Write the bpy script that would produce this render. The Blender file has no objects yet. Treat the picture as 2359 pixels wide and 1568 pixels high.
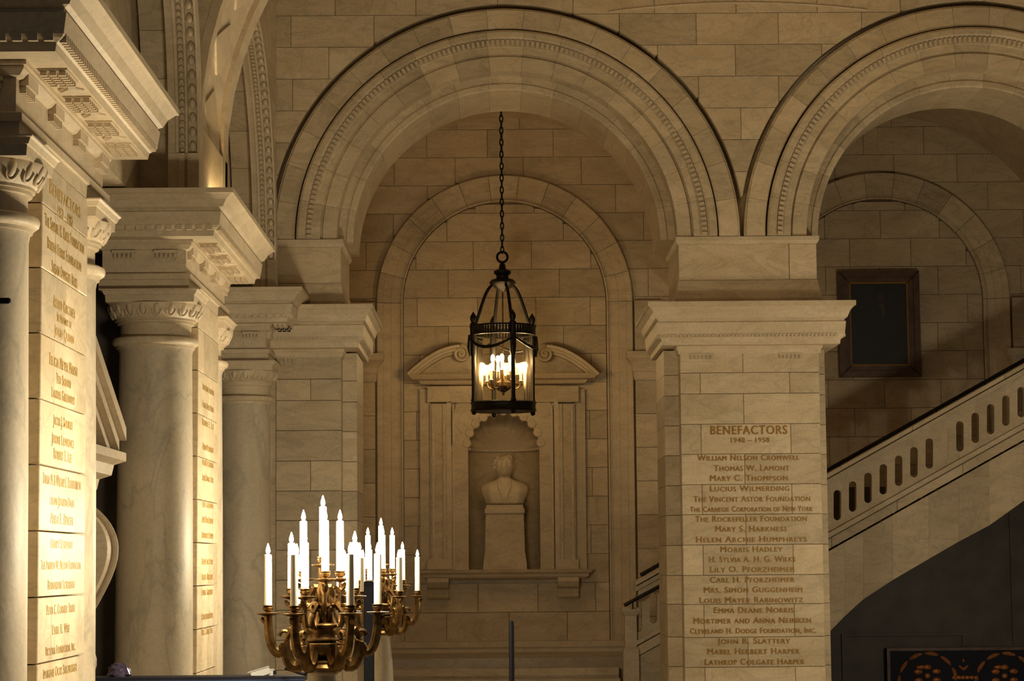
import bpy, bmesh, math, random
from mathutils import Vector, Matrix
random.seed(7)
S = bpy.context.scene
COL = S.collection
pi = math.pi

# ------------------------------------------------------------------ camera
W, H, F = 2359.0, 1568.0, 5300.0
EYE = Vector((0, 0, 3.0))
ROLL = 0.0085
vx, vy = 1140 - W / 2, 1300 - H / 2            # image of the +Y direction
qx = vx * math.cos(ROLL) - vy * math.sin(ROLL)
qy = vx * math.sin(ROLL) + vy * math.cos(ROLL)
PITCH = math.atan(qy / F)
YAW = math.atan(-qx * math.cos(PITCH) / F)
w_ = Vector((math.sin(YAW) * math.cos(PITCH), math.cos(YAW) * math.cos(PITCH), math.sin(PITCH)))
r_ = Vector((math.cos(YAW), -math.sin(YAW), 0))
u_ = r_.cross(w_)
Rv = r_ * math.cos(ROLL) - u_ * math.sin(ROLL)
Uv = r_ * math.sin(ROLL) + u_ * math.cos(ROLL)
cam_d = bpy.data.cameras.new('camera')
cam = bpy.data.objects.new('camera', cam_d)
COL.objects.link(cam)
m = Matrix.Identity(4)
for i in range(3):
    m[i][0], m[i][1], m[i][2], m[i][3] = Rv[i], Uv[i], -w_[i], EYE[i]
cam.matrix_world = m
cam_d.sensor_width = 36.0
cam_d.lens = F / W * 36.0
cam_d.clip_end = 200
S.camera = cam

def ray(px, py):
    return Rv * ((px - W / 2) / F) - Uv * ((py - H / 2) / F) + w_
def U(px, py, Y):                                # pixel -> (X, Z) on the plane at depth Y
    d = ray(px, py); t = Y / d.y
    return EYE.x + d.x * t, EYE.z + d.z * t
def UX(px, py, Y): return U(px, py, Y)[0]
def UZ(px, py, Y): return U(px, py, Y)[1]

# ------------------------------------------------------------------ world and exposure
world = bpy.data.worlds.new('world'); S.world = world
world.use_nodes = True
world.node_tree.nodes['Background'].inputs['Color'].default_value = (0.95, 0.97, 1.0, 1)
world.node_tree.nodes['Background'].inputs['Strength'].default_value = 0.045
S.view_settings.view_transform = 'Standard'
S.view_settings.look = 'None'
S.view_settings.exposure = 0.0
S.view_settings.gamma = 1.0
S.view_settings.use_curve_mapping = False

# ------------------------------------------------------------------ materials
def new_mat(name):
    mt = bpy.data.materials.new(name); mt.use_nodes = True
    nt = mt.node_tree
    return mt, nt, nt.nodes['Principled BSDF']

def marble(name, base, dark, vein, vary=0.22, vein_amt=0.35, scale=1.0, rough=0.5, streak=(1, 1, 2.6)):
    mt, nt, b = new_mat(name)
    N, L = nt.nodes, nt.links
    tc = N.new('ShaderNodeTexCoord'); geo = N.new('ShaderNodeNewGeometry')
    oi = N.new('ShaderNodeObjectInfo')
    add = N.new('ShaderNodeVectorMath'); add.operation = 'MULTIPLY_ADD'
    comb = N.new('ShaderNodeCombineXYZ')
    mul = N.new('ShaderNodeMath'); mul.operation = 'MULTIPLY'; mul.inputs[1].default_value = 37.0
    L.new(oi.outputs['Random'], mul.inputs[0])
    for k in range(3): L.new(mul.outputs[0], comb.inputs[k])
    add.inputs[1].default_value = streak
    L.new(geo.outputs['Position'], add.inputs[0]); L.new(comb.outputs[0], add.inputs[2])
    n1 = N.new('ShaderNodeTexNoise'); n1.inputs['Scale'].default_value = 1.1 * scale
    n1.inputs['Detail'].default_value = 7; n1.inputs['Roughness'].default_value = 0.62
    n1.inputs['Distortion'].default_value = 0.9
    L.new(add.outputs[0], n1.inputs['Vector'])
    r1 = N.new('ShaderNodeValToRGB')
    r1.color_ramp.elements[0].position = 0.32; r1.color_ramp.elements[0].color = (*dark, 1)
    r1.color_ramp.elements[1].position = 0.68; r1.color_ramp.elements[1].color = (*base, 1)
    L.new(n1.outputs['Fac'], r1.inputs['Fac'])
    n2 = N.new('ShaderNodeTexNoise'); n2.inputs['Scale'].default_value = 0.9 * scale
    n2.inputs['Detail'].default_value = 9; n2.inputs['Distortion'].default_value = 2.2
    L.new(add.outputs[0], n2.inputs['Vector'])
    r2 = N.new('ShaderNodeValToRGB'); e = r2.color_ramp.elements
    e[0].position = 0.46; e[0].color = (0, 0, 0, 1)
    e[1].position = 0.5; e[1].color = (1, 1, 1, 1)
    e3 = e.new(0.54); e3.color = (0, 0, 0, 1)
    L.new(n2.outputs['Fac'], r2.inputs['Fac'])
    vm = N.new('ShaderNodeMath'); vm.operation = 'MULTIPLY'; vm.inputs[1].default_value = vein_amt
    L.new(r2.outputs['Color'], vm.inputs[0])
    mx = N.new('ShaderNodeMix'); mx.data_type = 'RGBA'
    L.new(vm.outputs[0], mx.inputs['Factor'])
    L.new(r1.outputs['Color'], mx.inputs['A']); mx.inputs['B'].default_value = (*vein, 1)
    hs = N.new('ShaderNodeHueSaturation')
    mr = N.new('ShaderNodeMapRange')
    mr.inputs['To Min'].default_value = 1 - vary; mr.inputs['To Max'].default_value = 1 + vary * 0.8
    L.new(oi.outputs['Random'], mr.inputs['Value'])
    L.new(mr.outputs[0], hs.inputs['Value']); L.new(mx.outputs['Result'], hs.inputs['Color'])
    # fine grain of the stone
    n3 = N.new('ShaderNodeTexNoise'); n3.inputs['Scale'].default_value = 28
    n3.inputs['Detail'].default_value = 4
    L.new(geo.outputs['Position'], n3.inputs['Vector'])
    r3 = N.new('ShaderNodeMapRange'); r3.inputs['To Min'].default_value = 0.80; r3.inputs['To Max'].default_value = 1.18
    L.new(n3.outputs['Fac'], r3.inputs['Value'])
    m2 = N.new('ShaderNodeMix'); m2.data_type = 'RGBA'; m2.blend_type = 'MULTIPLY'; m2.inputs['Factor'].default_value = 1.0
    L.new(hs.outputs['Color'], m2.inputs['A']); L.new(r3.outputs[0], m2.inputs['B'])
    L.new(m2.outputs['Result'], b.inputs['Base Color'])
    b.inputs['Roughness'].default_value = rough
    b.inputs['Specular IOR Level'].default_value = 0.3
    bp = N.new('ShaderNodeBump'); bp.inputs['Strength'].default_value = 0.12; bp.inputs['Distance'].default_value = 0.01
    L.new(n3.outputs['Fac'], bp.inputs['Height']); L.new(bp.outputs[0], b.inputs['Normal'])
    return mt

def simple(name, col, rough=0.5, metal=0.0, noise=0.0, nscale=12, spec=0.5):
    mt, nt, b = new_mat(name)
    b.inputs['Base Color'].default_value = (*col, 1)
    b.inputs['Roughness'].default_value = rough
    b.inputs['Metallic'].default_value = metal
    b.inputs['Specular IOR Level'].default_value = spec
    if noise:
        N, L = nt.nodes, nt.links
        geo = N.new('ShaderNodeNewGeometry')
        n = N.new('ShaderNodeTexNoise'); n.inputs['Scale'].default_value = nscale; n.inputs['Detail'].default_value = 5
        L.new(geo.outputs['Position'], n.inputs['Vector'])
        r = N.new('ShaderNodeValToRGB')
        r.color_ramp.elements[0].position = 0.3; r.color_ramp.elements[1].position = 0.7
        r.color_ramp.elements[0].color = (*[c * (1 - noise) for c in col], 1)
        r.color_ramp.elements[1].color = (*[min(1, c * (1 + noise)) for c in col], 1)
        L.new(n.outputs['Fac'], r.inputs['Fac']); L.new(r.outputs['Color'], b.inputs['Base Color'])
    return mt

def emit(name, col, strength):
    mt, nt, b = new_mat(name)
    b.inputs['Base Color'].default_value = (*col, 1)
    b.inputs['Emission Color'].default_value = (*col, 1)
    b.inputs['Emission Strength'].default_value = strength
    return mt

M_STONE = marble('marble_ashlar', (0.62, 0.51, 0.35), (0.48, 0.38, 0.24), (0.25, 0.22, 0.17), vary=0.15, vein_amt=0.30)
M_TRIM = marble('marble_carved', (0.62, 0.51, 0.36), (0.50, 0.40, 0.26), (0.27, 0.24, 0.19), vary=0.06, vein_amt=0.22)
M_SHAFT = marble('marble_shaft', (0.58, 0.49, 0.36), (0.44, 0.37, 0.26), (0.17, 0.17, 0.15), vary=0.04, vein_amt=0.30, scale=0.9, streak=(1.2, 1.2, 0.55))
M_BUST = marble('marble_statuary', (0.70, 0.60, 0.44), (0.58, 0.48, 0.33), (0.36, 0.31, 0.25), vary=0.03, vein_amt=0.1)
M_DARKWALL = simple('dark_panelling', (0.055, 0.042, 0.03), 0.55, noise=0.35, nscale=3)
M_GOLD = simple('gilded_letter', (0.27, 0.14, 0.015), 0.55, 0.1, noise=0.25, nscale=20)
M_GOLD_LIT = simple('lit_gilded_letter', (0.50, 0.31, 0.07), 0.5, 0.1, noise=0.2, nscale=20)  # same gilding, lightened in the colour to show strong candlelight on the left piers
M_BRONZE = simple('gilt_bronze', (0.17, 0.10, 0.036), 0.40, 1.0, noise=0.55, nscale=18)
M_IRON = simple('blackened_bronze', (0.018, 0.015, 0.012), 0.42, 0.7, noise=0.4, nscale=20)
M_CANDLE = simple('candle_sleeve', (0.86, 0.80, 0.66), 0.45)
M_FLAME = emit('flame_bulb', (1.0, 0.80, 0.48), 60)
M_BULB = emit('lantern_bulb', (1.0, 0.74, 0.36), 45)
M_WOOD = simple('frame_wood', (0.09, 0.045, 0.025), 0.45, noise=0.4, nscale=6)
M_CANVAS = simple('dark_canvas', (0.012, 0.014, 0.018), 0.5, noise=0.3, nscale=4)
M_SKIN = simple('painted_face', (0.05, 0.03, 0.018), 0.6)
M_SHIRT = simple('painted_shirt', (0.05, 0.048, 0.042), 0.6)
M_GILT = simple('gilt_scroll', (0.42, 0.14, 0.035), 0.4, 0.3, noise=0.5, nscale=30)
M_NAVY = simple('navy_board', (0.008, 0.008, 0.018), 0.6, spec=0.2)
M_BLUE = simple('blue_edge', (0.02, 0.04, 0.11), 0.5, spec=0.3)
M_BLACK = simple('black_plastic', (0.006, 0.006, 0.009), 0.6, spec=0.15)
M_WHITE = simple('white_plastic', (0.55, 0.55, 0.53), 0.4)
M_BAG = simple('violet_plastic', (0.05, 0.035, 0.075), 0.25, spec=0.8)
M_FLOOR = marble('floor_marble', (0.5, 0.42, 0.3), (0.4, 0.32, 0.22), (0.2, 0.18, 0.15), rough=0.25)

def glass_mat():
    mt = bpy.data.materials.new('thin_glass'); mt.use_nodes = True
    nt = mt.node_tree; N, L = nt.nodes, nt.links
    N.remove(N['Principled BSDF'])
    out = N['Material Output']
    t = N.new('ShaderNodeBsdfTransparent'); t.inputs['Color'].default_value = (0.93, 0.92, 0.88, 1)
    g = N.new('ShaderNodeBsdfGlossy'); g.inputs['Roughness'].default_value = 0.08
    g.inputs['Color'].default_value = (1, 0.95, 0.85, 1)
    fr = N.new('ShaderNodeFresnel'); fr.inputs['IOR'].default_value = 1.45
    mx = N.new('ShaderNodeMixShader')
    L.new(fr.outputs[0], mx.inputs['Fac']); L.new(t.outputs[0], mx.inputs[1]); L.new(g.outputs[0], mx.inputs[2])
    L.new(mx.outputs[0], out.inputs['Surface'])
    return mt
M_GLASS = glass_mat()

# ------------------------------------------------------------------ object helpers
ORG = {}
def thing(name, label, cat, loc=(0, 0, 0), group=None, kind=None):
    o = bpy.data.objects.new(name, None); COL.objects.link(o)
    o.empty_display_size = 0.1
    o.location = loc; ORG[o.name] = Vector(loc)
    tag(o, label, cat, group, kind)
    return o
def tag(o, label=None, cat=None, group=None, kind=None):
    if label: o['label'] = label
    if cat: o['category'] = cat
    if group: o['group'] = group
    if kind: o['kind'] = kind
    return o
def part(name, geo, mat, parent=None, smooth=False, label=None, kind=None, loc=None):
    """geo = (verts, faces) in world space; becomes one mesh object under parent."""
    verts, faces = geo
    if parent is not None: org = ORG[parent.name]
    elif loc is not None: org = Vector(loc)
    else: org = Vector((0, 0, 0))
    me = bpy.data.meshes.new(name)
    me.from_pydata([Vector(v) - org for v in verts], [], faces)
    bm = bmesh.new(); bm.from_mesh(me)
    bmesh.ops.recalc_face_normals(bm, faces=bm.faces)
    bm.to_mesh(me); bm.free()
    if smooth:
        me.polygons.foreach_set('use_smooth', [True] * len(me.polygons))
        try: me.set_sharp_from_angle(angle=math.radians(38))
        except Exception: pass
    me.materials.append(mat)
    o = bpy.data.objects.new(name, me); COL.objects.link(o)
    if parent is not None: o.parent = parent
    else: o.location = org
    ORG[o.name] = org
    if label: o['label'] = label
    if kind: o['kind'] = kind
    return o
def inst(src_mesh, name, parent, mat4):
    """object sharing mesh data, placed by world matrix under a parent whose origin is ORG"""
    o = bpy.data.objects.new(name, src_mesh); COL.objects.link(o)
    o.parent = parent
    o.matrix_local = Matrix.Translation(-ORG[parent.name]) @ mat4
    return o
def mesh_only(name, geo, mat, smooth=True):
    me = bpy.data.meshes.new(name)
    me.from_pydata([Vector(v) for v in geo[0]], [], geo[1])
    bm = bmesh.new(); bm.from_mesh(me); bmesh.ops.recalc_face_normals(bm, faces=bm.faces); bm.to_mesh(me); bm.free()
    if smooth: me.polygons.foreach_set('use_smooth', [True] * len(me.polygons))
    me.materials.append(mat)
    return me
def point(name, loc, power, col, parent, radius=0.03):
    l = bpy.data.lights.new(name, 'POINT'); l.energy = power; l.color = col; l.shadow_soft_size = radius
    o = bpy.data.objects.new(name, l); COL.objects.link(o)
    if parent is not None:
        o.parent = parent; o.location = Vector(loc) - ORG[parent.name]
    else: o.location = loc
    return o

# ------------------------------------------------------------------ geometry helpers -> (verts, faces)
def join(*gs):
    V, Fc = [], []
    for v, f in gs:
        n = len(V); V += list(v); Fc += [tuple(i + n for i in q) for q in f]
    return V, Fc
def box(x0, x1, y0, y1, z0, z1):
    v = [(x, y, z) for z in (z0, z1) for y in (y0, y1) for x in (x0, x1)]
    return v, [(0, 1, 3, 2), (4, 6, 7, 5), (0, 4, 5, 1), (1, 5, 7, 3), (3, 7, 6, 2), (2, 6, 4, 0)]
def inset_poly(p, c):
    n = len(p); cx = sum(q[0] for q in p) / n; cy = sum(q[1] for q in p) / n
    out = []
    for x, y in p:
        d = math.hypot(x - cx, y - cy) or 1
        k = max(0.0, 1 - c * 1.3 / d)
        out.append((cx + (x - cx) * k, cy + (y - cy) * k))
    return out
def slab(poly, d0, d1, mp, c=0.008):
    """prism of a 2-D polygon, front at d0, back at d1, chamfered front; mp(u, v, d) -> xyz"""
    n = len(poly); s = 1 if d1 > d0 else -1
    ins = inset_poly(poly, c)
    V = [mp(u, v, d0) for u, v in ins] + [mp(u, v, d0 + s * c) for u, v in poly] + [mp(u, v, d1) for u, v in poly]
    Fc = [tuple(range(n)), tuple(range(2 * n, 3 * n))]
    for a in (0, n):
        for i in range(n):
            j = (i + 1) % n
            Fc.append((a + i, a + j, a + n + j, a + n + i))
    return V, Fc
XZ = lambda u, v, d: (u, d, v)         # faces the camera (depth = Y)
YZ = lambda u, v, d: (d, u, v)         # faces +X (depth = X)
def rect(a, b, c, d): return [(a, c), (b, c), (b, d), (a, d)]
def lathe(prof, cx, cy, seg=24, a0=0.0, a1=2 * pi, caps=True):
    full = abs(a1 - a0) >= 2 * pi - 1e-6
    n = seg if full else seg + 1
    V, Fc = [], []
    for r, z in prof:
        for i in range(n):
            a = a0 + (a1 - a0) * i / seg
            V.append((cx + r * math.cos(a), cy + r * math.sin(a), z))
    for k in range(len(prof) - 1):
        for i in range(seg):
            j = (i + 1) % n if full else i + 1
            Fc.append((k * n + i, k * n + j, (k + 1) * n + j, (k + 1) * n + i))
    if caps and full:
        Fc.append(tuple(range(n))); Fc.append(tuple(range((len(prof) - 1) * n, len(prof) * n)))
    return V, Fc
def ring_sector(prof, cu, cv, a0, a1, n, mp):
    """closed profile of (r, d) swept about (cu, cv) in the u-v plane"""
    k = len(prof); V, Fc = [], []
    for i in range(n + 1):
        a = a0 + (a1 - a0) * i / n
        for r, d in prof: V.append(mp(cu + r * math.cos(a), cv + r * math.sin(a), d))
    for i in range(n):
        for q in range(k):
            p = (q + 1) % k
            Fc.append((i * k + q, i * k + p, (i + 1) * k + p, (i + 1) * k + q))
    Fc.append(tuple(range(k))); Fc.append(tuple(range(n * k, n * k + k)))
    return V, Fc
def mitred(prof, x0, x1, y0, y1):
    """profile of (projection, z) carried round a rectangle"""
    V, Fc = [], []
    for p, z in prof:
        V += [(x0 - p, y0 - p, z), (x1 + p, y0 - p, z), (x1 + p, y1 + p, z), (x0 - p, y1 + p, z)]
    for k in range(len(prof) - 1):
        for i in range(4):
            j = (i + 1) % 4
            Fc.append((k * 4 + i, k * 4 + j, k * 4 + 4 + j, k * 4 + 4 + i))
    Fc.append((0, 1, 2, 3)); n = len(prof) - 1
    Fc.append((n * 4, n * 4 + 1, n * 4 + 2, n * 4 + 3))
    return V, Fc
def tube(pts, rad, seg=8, closed=False):
    P = [Vector(p) for p in pts]; n = len(P)
    R = rad if isinstance(rad, (list, tuple)) else [rad] * n
    V, Fc = [], []
    up = None
    for i in range(n):
        if closed: t = P[(i + 1) % n] - P[i - 1]
        else: t = P[min(i + 1, n - 1)] - P[max(i - 1, 0)]
        t.normalize()
        if up is None:
            up = Vector((0, 0, 1)) if abs(t.z) < 0.9 else Vector((1, 0, 0))
        a = t.cross(up)
        if a.length < 1e-5: a = t.orthogonal()
        a.normalize(); b = a.cross(t); up = b
        for k in range(seg):
            q = 2 * pi * k / seg
            V.append(tuple(P[i] + (a * math.cos(q) + b * math.sin(q)) * R[i]))
    m_ = n if closed else n - 1
    for i in range(m_):
        j = (i + 1) % n
        for k in range(seg):
            l = (k + 1) % seg
            Fc.append((i * seg + k, i * seg + l, j * seg + l, j * seg + k))
    if not closed:
        Fc.append(tuple(range(seg))); Fc.append(tuple(range((n - 1) * seg, n * seg)))
    return V, Fc
def sphere(c, rx, ry, rz, nu=10, nv=7):
    V = [(c[0], c[1], c[2] - rz)]; Fc = []
    for j in range(1, nv):
        t = -pi / 2 + pi * j / nv
        for i in range(nu):
            a = 2 * pi * i / nu
            V.append((c[0] + rx * math.cos(t) * math.cos(a), c[1] + ry * math.cos(t) * math.sin(a), c[2] + rz * math.sin(t)))
    V.append((c[0], c[1], c[2] + rz)); top = len(V) - 1
    for i in range(nu):
        k = (i + 1) % nu
        Fc.append((0, 1 + k, 1 + i)); Fc.append((top, 1 + (nv - 2) * nu + i, 1 + (nv - 2) * nu + k))
        for j in range(nv - 2):
            Fc.append((1 + j * nu + i, 1 + j * nu + k, 1 + (j + 1) * nu + k, 1 + (j + 1) * nu + i))
    return V, Fc
def xf(g, M): return [tuple(M @ Vector(v)) for v in g[0]], g[1]
def bez(p0, p1, p2, p3, n=12):
    out = []
    for i in range(n + 1):
        t = i / n; s = 1 - t
        out.append(tuple(s**3 * a + 3 * s * s * t * b + 3 * s * t * t * c + t**3 * d for a, b, c, d in zip(p0, p1, p2, p3)))
    return out

_txt = {}
def text_geo(txt, small=True):
    """flat lettering outline -> (verts2d, faces), width 1-normalised to cap height 1"""
    cu = bpy.data.curves.new('lettering', 'FONT')
    cu.body = txt; cu.size = 1.0; cu.space_character = 1.12; cu.small_caps_scale = 0.8
    cu.resolution_u = 3; cu.offset = 0.0
    if small:
        for ch in cu.body_format: ch.use_small_caps = True
    o = bpy.data.objects.new('lettering', cu); COL.objects.link(o)
    dg = bpy.context.evaluated_depsgraph_get()
    me = bpy.data.meshes.new_from_object(o.evaluated_get(dg))
    V = [tuple(v.co) for v in me.vertices]; Fc = [tuple(p.vertices) for p in me.polygons]
    bpy.data.objects.remove(o); bpy.data.curves.remove(cu); bpy.data.meshes.remove(me)
    xs = [v[0] for v in V]; x0, x1 = min(xs), max(xs)
    return [((v[0] - x0) / (x1 - x0) - 0.5, v[1] / 0.73) for v in V], Fc
def letter_line(parent, txt, uc, wd, v0, cap, d, mp, small=True):
    V, Fc = text_geo(txt, small)
    sg = -1 if mp is XZ else 1                    # three slightly shifted layers give the cut letters their weight
    g = join(*[([mp(uc + x * wd + k * cap * (.035 if mp is XZ else .015), v0 + y * cap + (cap * .02 if k == 0 else 0), d + sg * .0004 * (k + 1)) for x, y in V], Fc) for k in (-1, 0, 1)])
    return part('inscription_line', g, M_GOLD if mp is XZ else M_GOLD_LIT, parent, kind='stuff')

# ================================================================== KEY DIMENSIONS
YF = 32.0                      # front of the end arcade
YB = 40.0                      # back wall of the stair hall
ZS = UZ(1168, 548, YF)         # springing of the arches
C1 = UX(1168, 548, YF)         # centre of the left arch
C2 = C1 + 6.60                 # centre of the right arch
PX = (C1 + C2) / 2             # axis of the pier between them
RI, R2, RD, RO, RH = 2.39, 2.60, 2.82, 2.95, 3.30
ZC0, ZC1 = UZ(1716, 797, YF), UZ(1716, 693, YF - 0.45)   # cornice of the end piers
XF_ = -3.05                    # inscribed faces of the side piers
FLOOR_B = UZ(1180, 1500, YB)   # stair landing at the back

# ================================================================== SETTING
fl = part('floor', join(box(-6, 18, -2, 34.0, -0.2, 0.0)), M_FLOOR)
tag(fl, 'pale polished marble floor of the hall', None, None, 'structure')
ld = part('floor_landing', box(-3, 4.4, 37.2, YB + 0.2, -0.2, FLOOR_B), M_FLOOR)
ld.name = 'floor_landing'; tag(ld, 'raised stone landing behind the arches', None, None, 'structure')

def ashlar(parent, mp, bounds, zs, w, d0, d1, name='stone_block', joint=0.005, jit=0.004, mat=None, u0=0.0, nz=2, label=None, jfun=None):
    """stones between the z values of zs; bounds = [(left(z), right(z))]; vertical joints every w from u0, staggered"""
    sgn = 1 if d1 > d0 else -1
    for k in range(len(zs) - 1):
        za, zb = zs[k] + joint / 2, zs[k + 1] - joint / 2
        sam = [za + (zb - za) * i / (nz - 1) for i in range(nz)]
        for fl_, fr_ in bounds:
            L = [fl_(z) for z in sam]; R = [fr_(z) for z in sam]
            lo, hi = min(L), max(R)
            if hi - lo < 0.05: continue
            if jfun: cuts = [lo] + [c for c in jfun(k) if lo + 0.08 < c < hi - 0.08] + [hi]
            else:
                ph = u0 + (0.5 * w if k % 2 else 0)
                i0 = math.ceil((lo + 0.12 - ph) / w); cuts = [lo]
                while ph + i0 * w < hi - 0.12:
                    cuts.append(ph + i0 * w + random.uniform(-0.05, 0.05) * w); i0 += 1
                cuts.append(hi)
            for a, b in zip(cuts[:-1], cuts[1:]):
                pts = []
                for z, l, r in zip(sam, L, R):
                    p, q = max(l, a + (joint / 2 if a > lo else 0)), min(r, b - (joint / 2 if b < hi else 0))
                    if q - p > 0.02: pts.append((z, p, q))
                if len(pts) < 2: continue
                poly = [(p, z) for z, p, q in pts] + [(q, z) for z, p, q in reversed(pts)]
                j = random.uniform(0, jit)
                part(name, slab(poly, d0 - sgn * j, d1, mp, 0.006), mat or M_STONE, parent)

def cprof(z0, h=0.45, p=1.0):
    k = h / 0.45
    pr = [(0, -.03), (.05, -.03), (.05, 0), (.28, 0), (.29, .05), (.33, .08), (.345, .10), (.365, .235), (.345, .245),
          (.345, .26), (.385, .28), (.42, .345), (.475, .395), (.50, .40), (.50, .45), (.02, .47)]
    return [(a * p, z0 + b * k) for a, b in pr]

# ------------------------------------------------------------------ end arcade: spandrels and arches
ZTOP = 12.2
arc = thing('wall_arcade', 'stone arcade wall closing the far end of the hall', None, (PX, YF, 0), kind='structure')
def hood(c, z, side, r=RH + 0.035):
    d = z - ZS
    return c + side * (math.sqrt(r * r - d * d) if abs(d) < r else 0.0)
XL, XR = -4.3, C2 + RH + 1.2
course = 0.4535
zc = UZ(1716, 177, YF)
zl = [zc + course * i for i in range(-6, 9)]
zl = [z for z in zl if z < ZTOP]
ashlar(arc, XZ, [(lambda z: XL, lambda z: hood(C1, z, -1)),
                 (lambda z: hood(C1, z, 1), lambda z: hood(C2, z, -1)),
                 (lambda z: hood(C2, z, 1), lambda z: XR)], zl, 1.15, YF - 0.06, YF + 0.25, nz=18, u0=PX)
ROFF = 0
def arch_core(x0, x1, cs, r, z0, z1, y0, y1, n=90):
    V, Fc = [], []
    for i in range(n):
        a, b = x0 + (x1 - x0) * i / n, x0 + (x1 - x0) * (i + 1) / n
        def low(x):
            best = z0
            for c in cs:
                if abs(x - c) < r: best = max(best, ZS + math.sqrt(r * r - (x - c) ** 2))
            return best
        la, lb = low(a), low(b)
        n0 = len(V)
        V += [(a, y0, la), (b, y0, lb), (b, y0, z1), (a, y0, z1), (a, y1, la), (b, y1, lb), (b, y1, z1), (a, y1, z1)]
        Fc += [tuple(n0 + k for k in q) for q in ((0, 1, 2, 3), (4, 5, 6, 7), (0, 1, 5, 4), (2, 3, 7, 6))]
    return V, Fc
part('wall_core', arch_core(XL, XR, (C1, C2), 2.7, ZS, ZTOP, YF + 0.22, YF + 0.4), M_STONE, arc)
part('wall_core', arch_core(XL, XR, (C1, C2), 2.45, ZS, ZTOP, YF + 0.42, YF + 1.85), M_STONE, arc)

V1 = [(RI, YF + .40), (RI, YF), (R2 - .015, YF), (R2, YF + .03), (R2 + .02, YF + .03), (R2 + .02, YF - .045), (RD - .11, YF - .05),
      (RD - .10, YF - .06), (RD, YF - .06), (RD, YF - .085), (RD + .03, YF - .105), (RO - .03, YF - .11), (RO, YF - .09), (RO, YF + .30)]
V2 = [(RO + .025, YF + .25), (RO + .025, YF - .05), (RO + .05, YF - .065), (RH - .06, YF - .065), (RH - .045, YF - .035), (RH - .03, YF - .035), (RH - .03, YF + .25)]
Y2a, Y2b = YF + 0.35, YF + 1.9
V3 = [(2.18, Y2b), (2.18, Y2a + .02), (2.20, Y2a), (2.27, Y2a), (2.285, Y2a + .02), (2.46, Y2a + .02), (2.46, Y2b)]
V4 = [(RH - .012, YF + .08), (RH + .032, YF + .08), (RH + .032, YF + .2), (RH - .012, YF + .2)]
DT = []
for c in (C1, C2):
    for prof, nv, off in ((V1, 17, 0), (V2, 19, 0), (V3, 15, 0)):
        for i in range(nv):
            a0, a1 = pi * i / nv + 0.0006, pi * (i + 1) / nv - 0.0006
            j = random.uniform(-0.003, 0.003)
            part('voussoir', ring_sector([(r, d + (j if d < YF + .2 or prof is V3 else 0)) for r, d in prof], c, ZS, a0, a1, 5, XZ), M_STONE, arc)
    gd = []
    nd = 124
    for i in range(nd):
        a = pi * (i + 0.5) / nd
        gd.append(ring_sector([(RD - .085, YF - .09), (RD - .012, YF - .105), (RD - .012, YF - .03), (RD - .085, YF - .03)], c, ZS, a - pi / nd * .28, a + pi / nd * .28, 1, XZ))
    part('dentil_course', join(*gd), M_TRIM, arc, kind='stuff')
# shallow moulded arc above the pier between the arches
part('wall_rib', ring_sector([(14, YF - .05), (14.03, YF - .08), (14.07, YF - .04), (14.07, YF + .1), (14, YF + .1)], PX, UZ(1716, 8, YF) - 14.03, pi / 2 - 0.131, pi / 2 + 0.131, 24, XZ), M_TRIM, arc)

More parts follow.
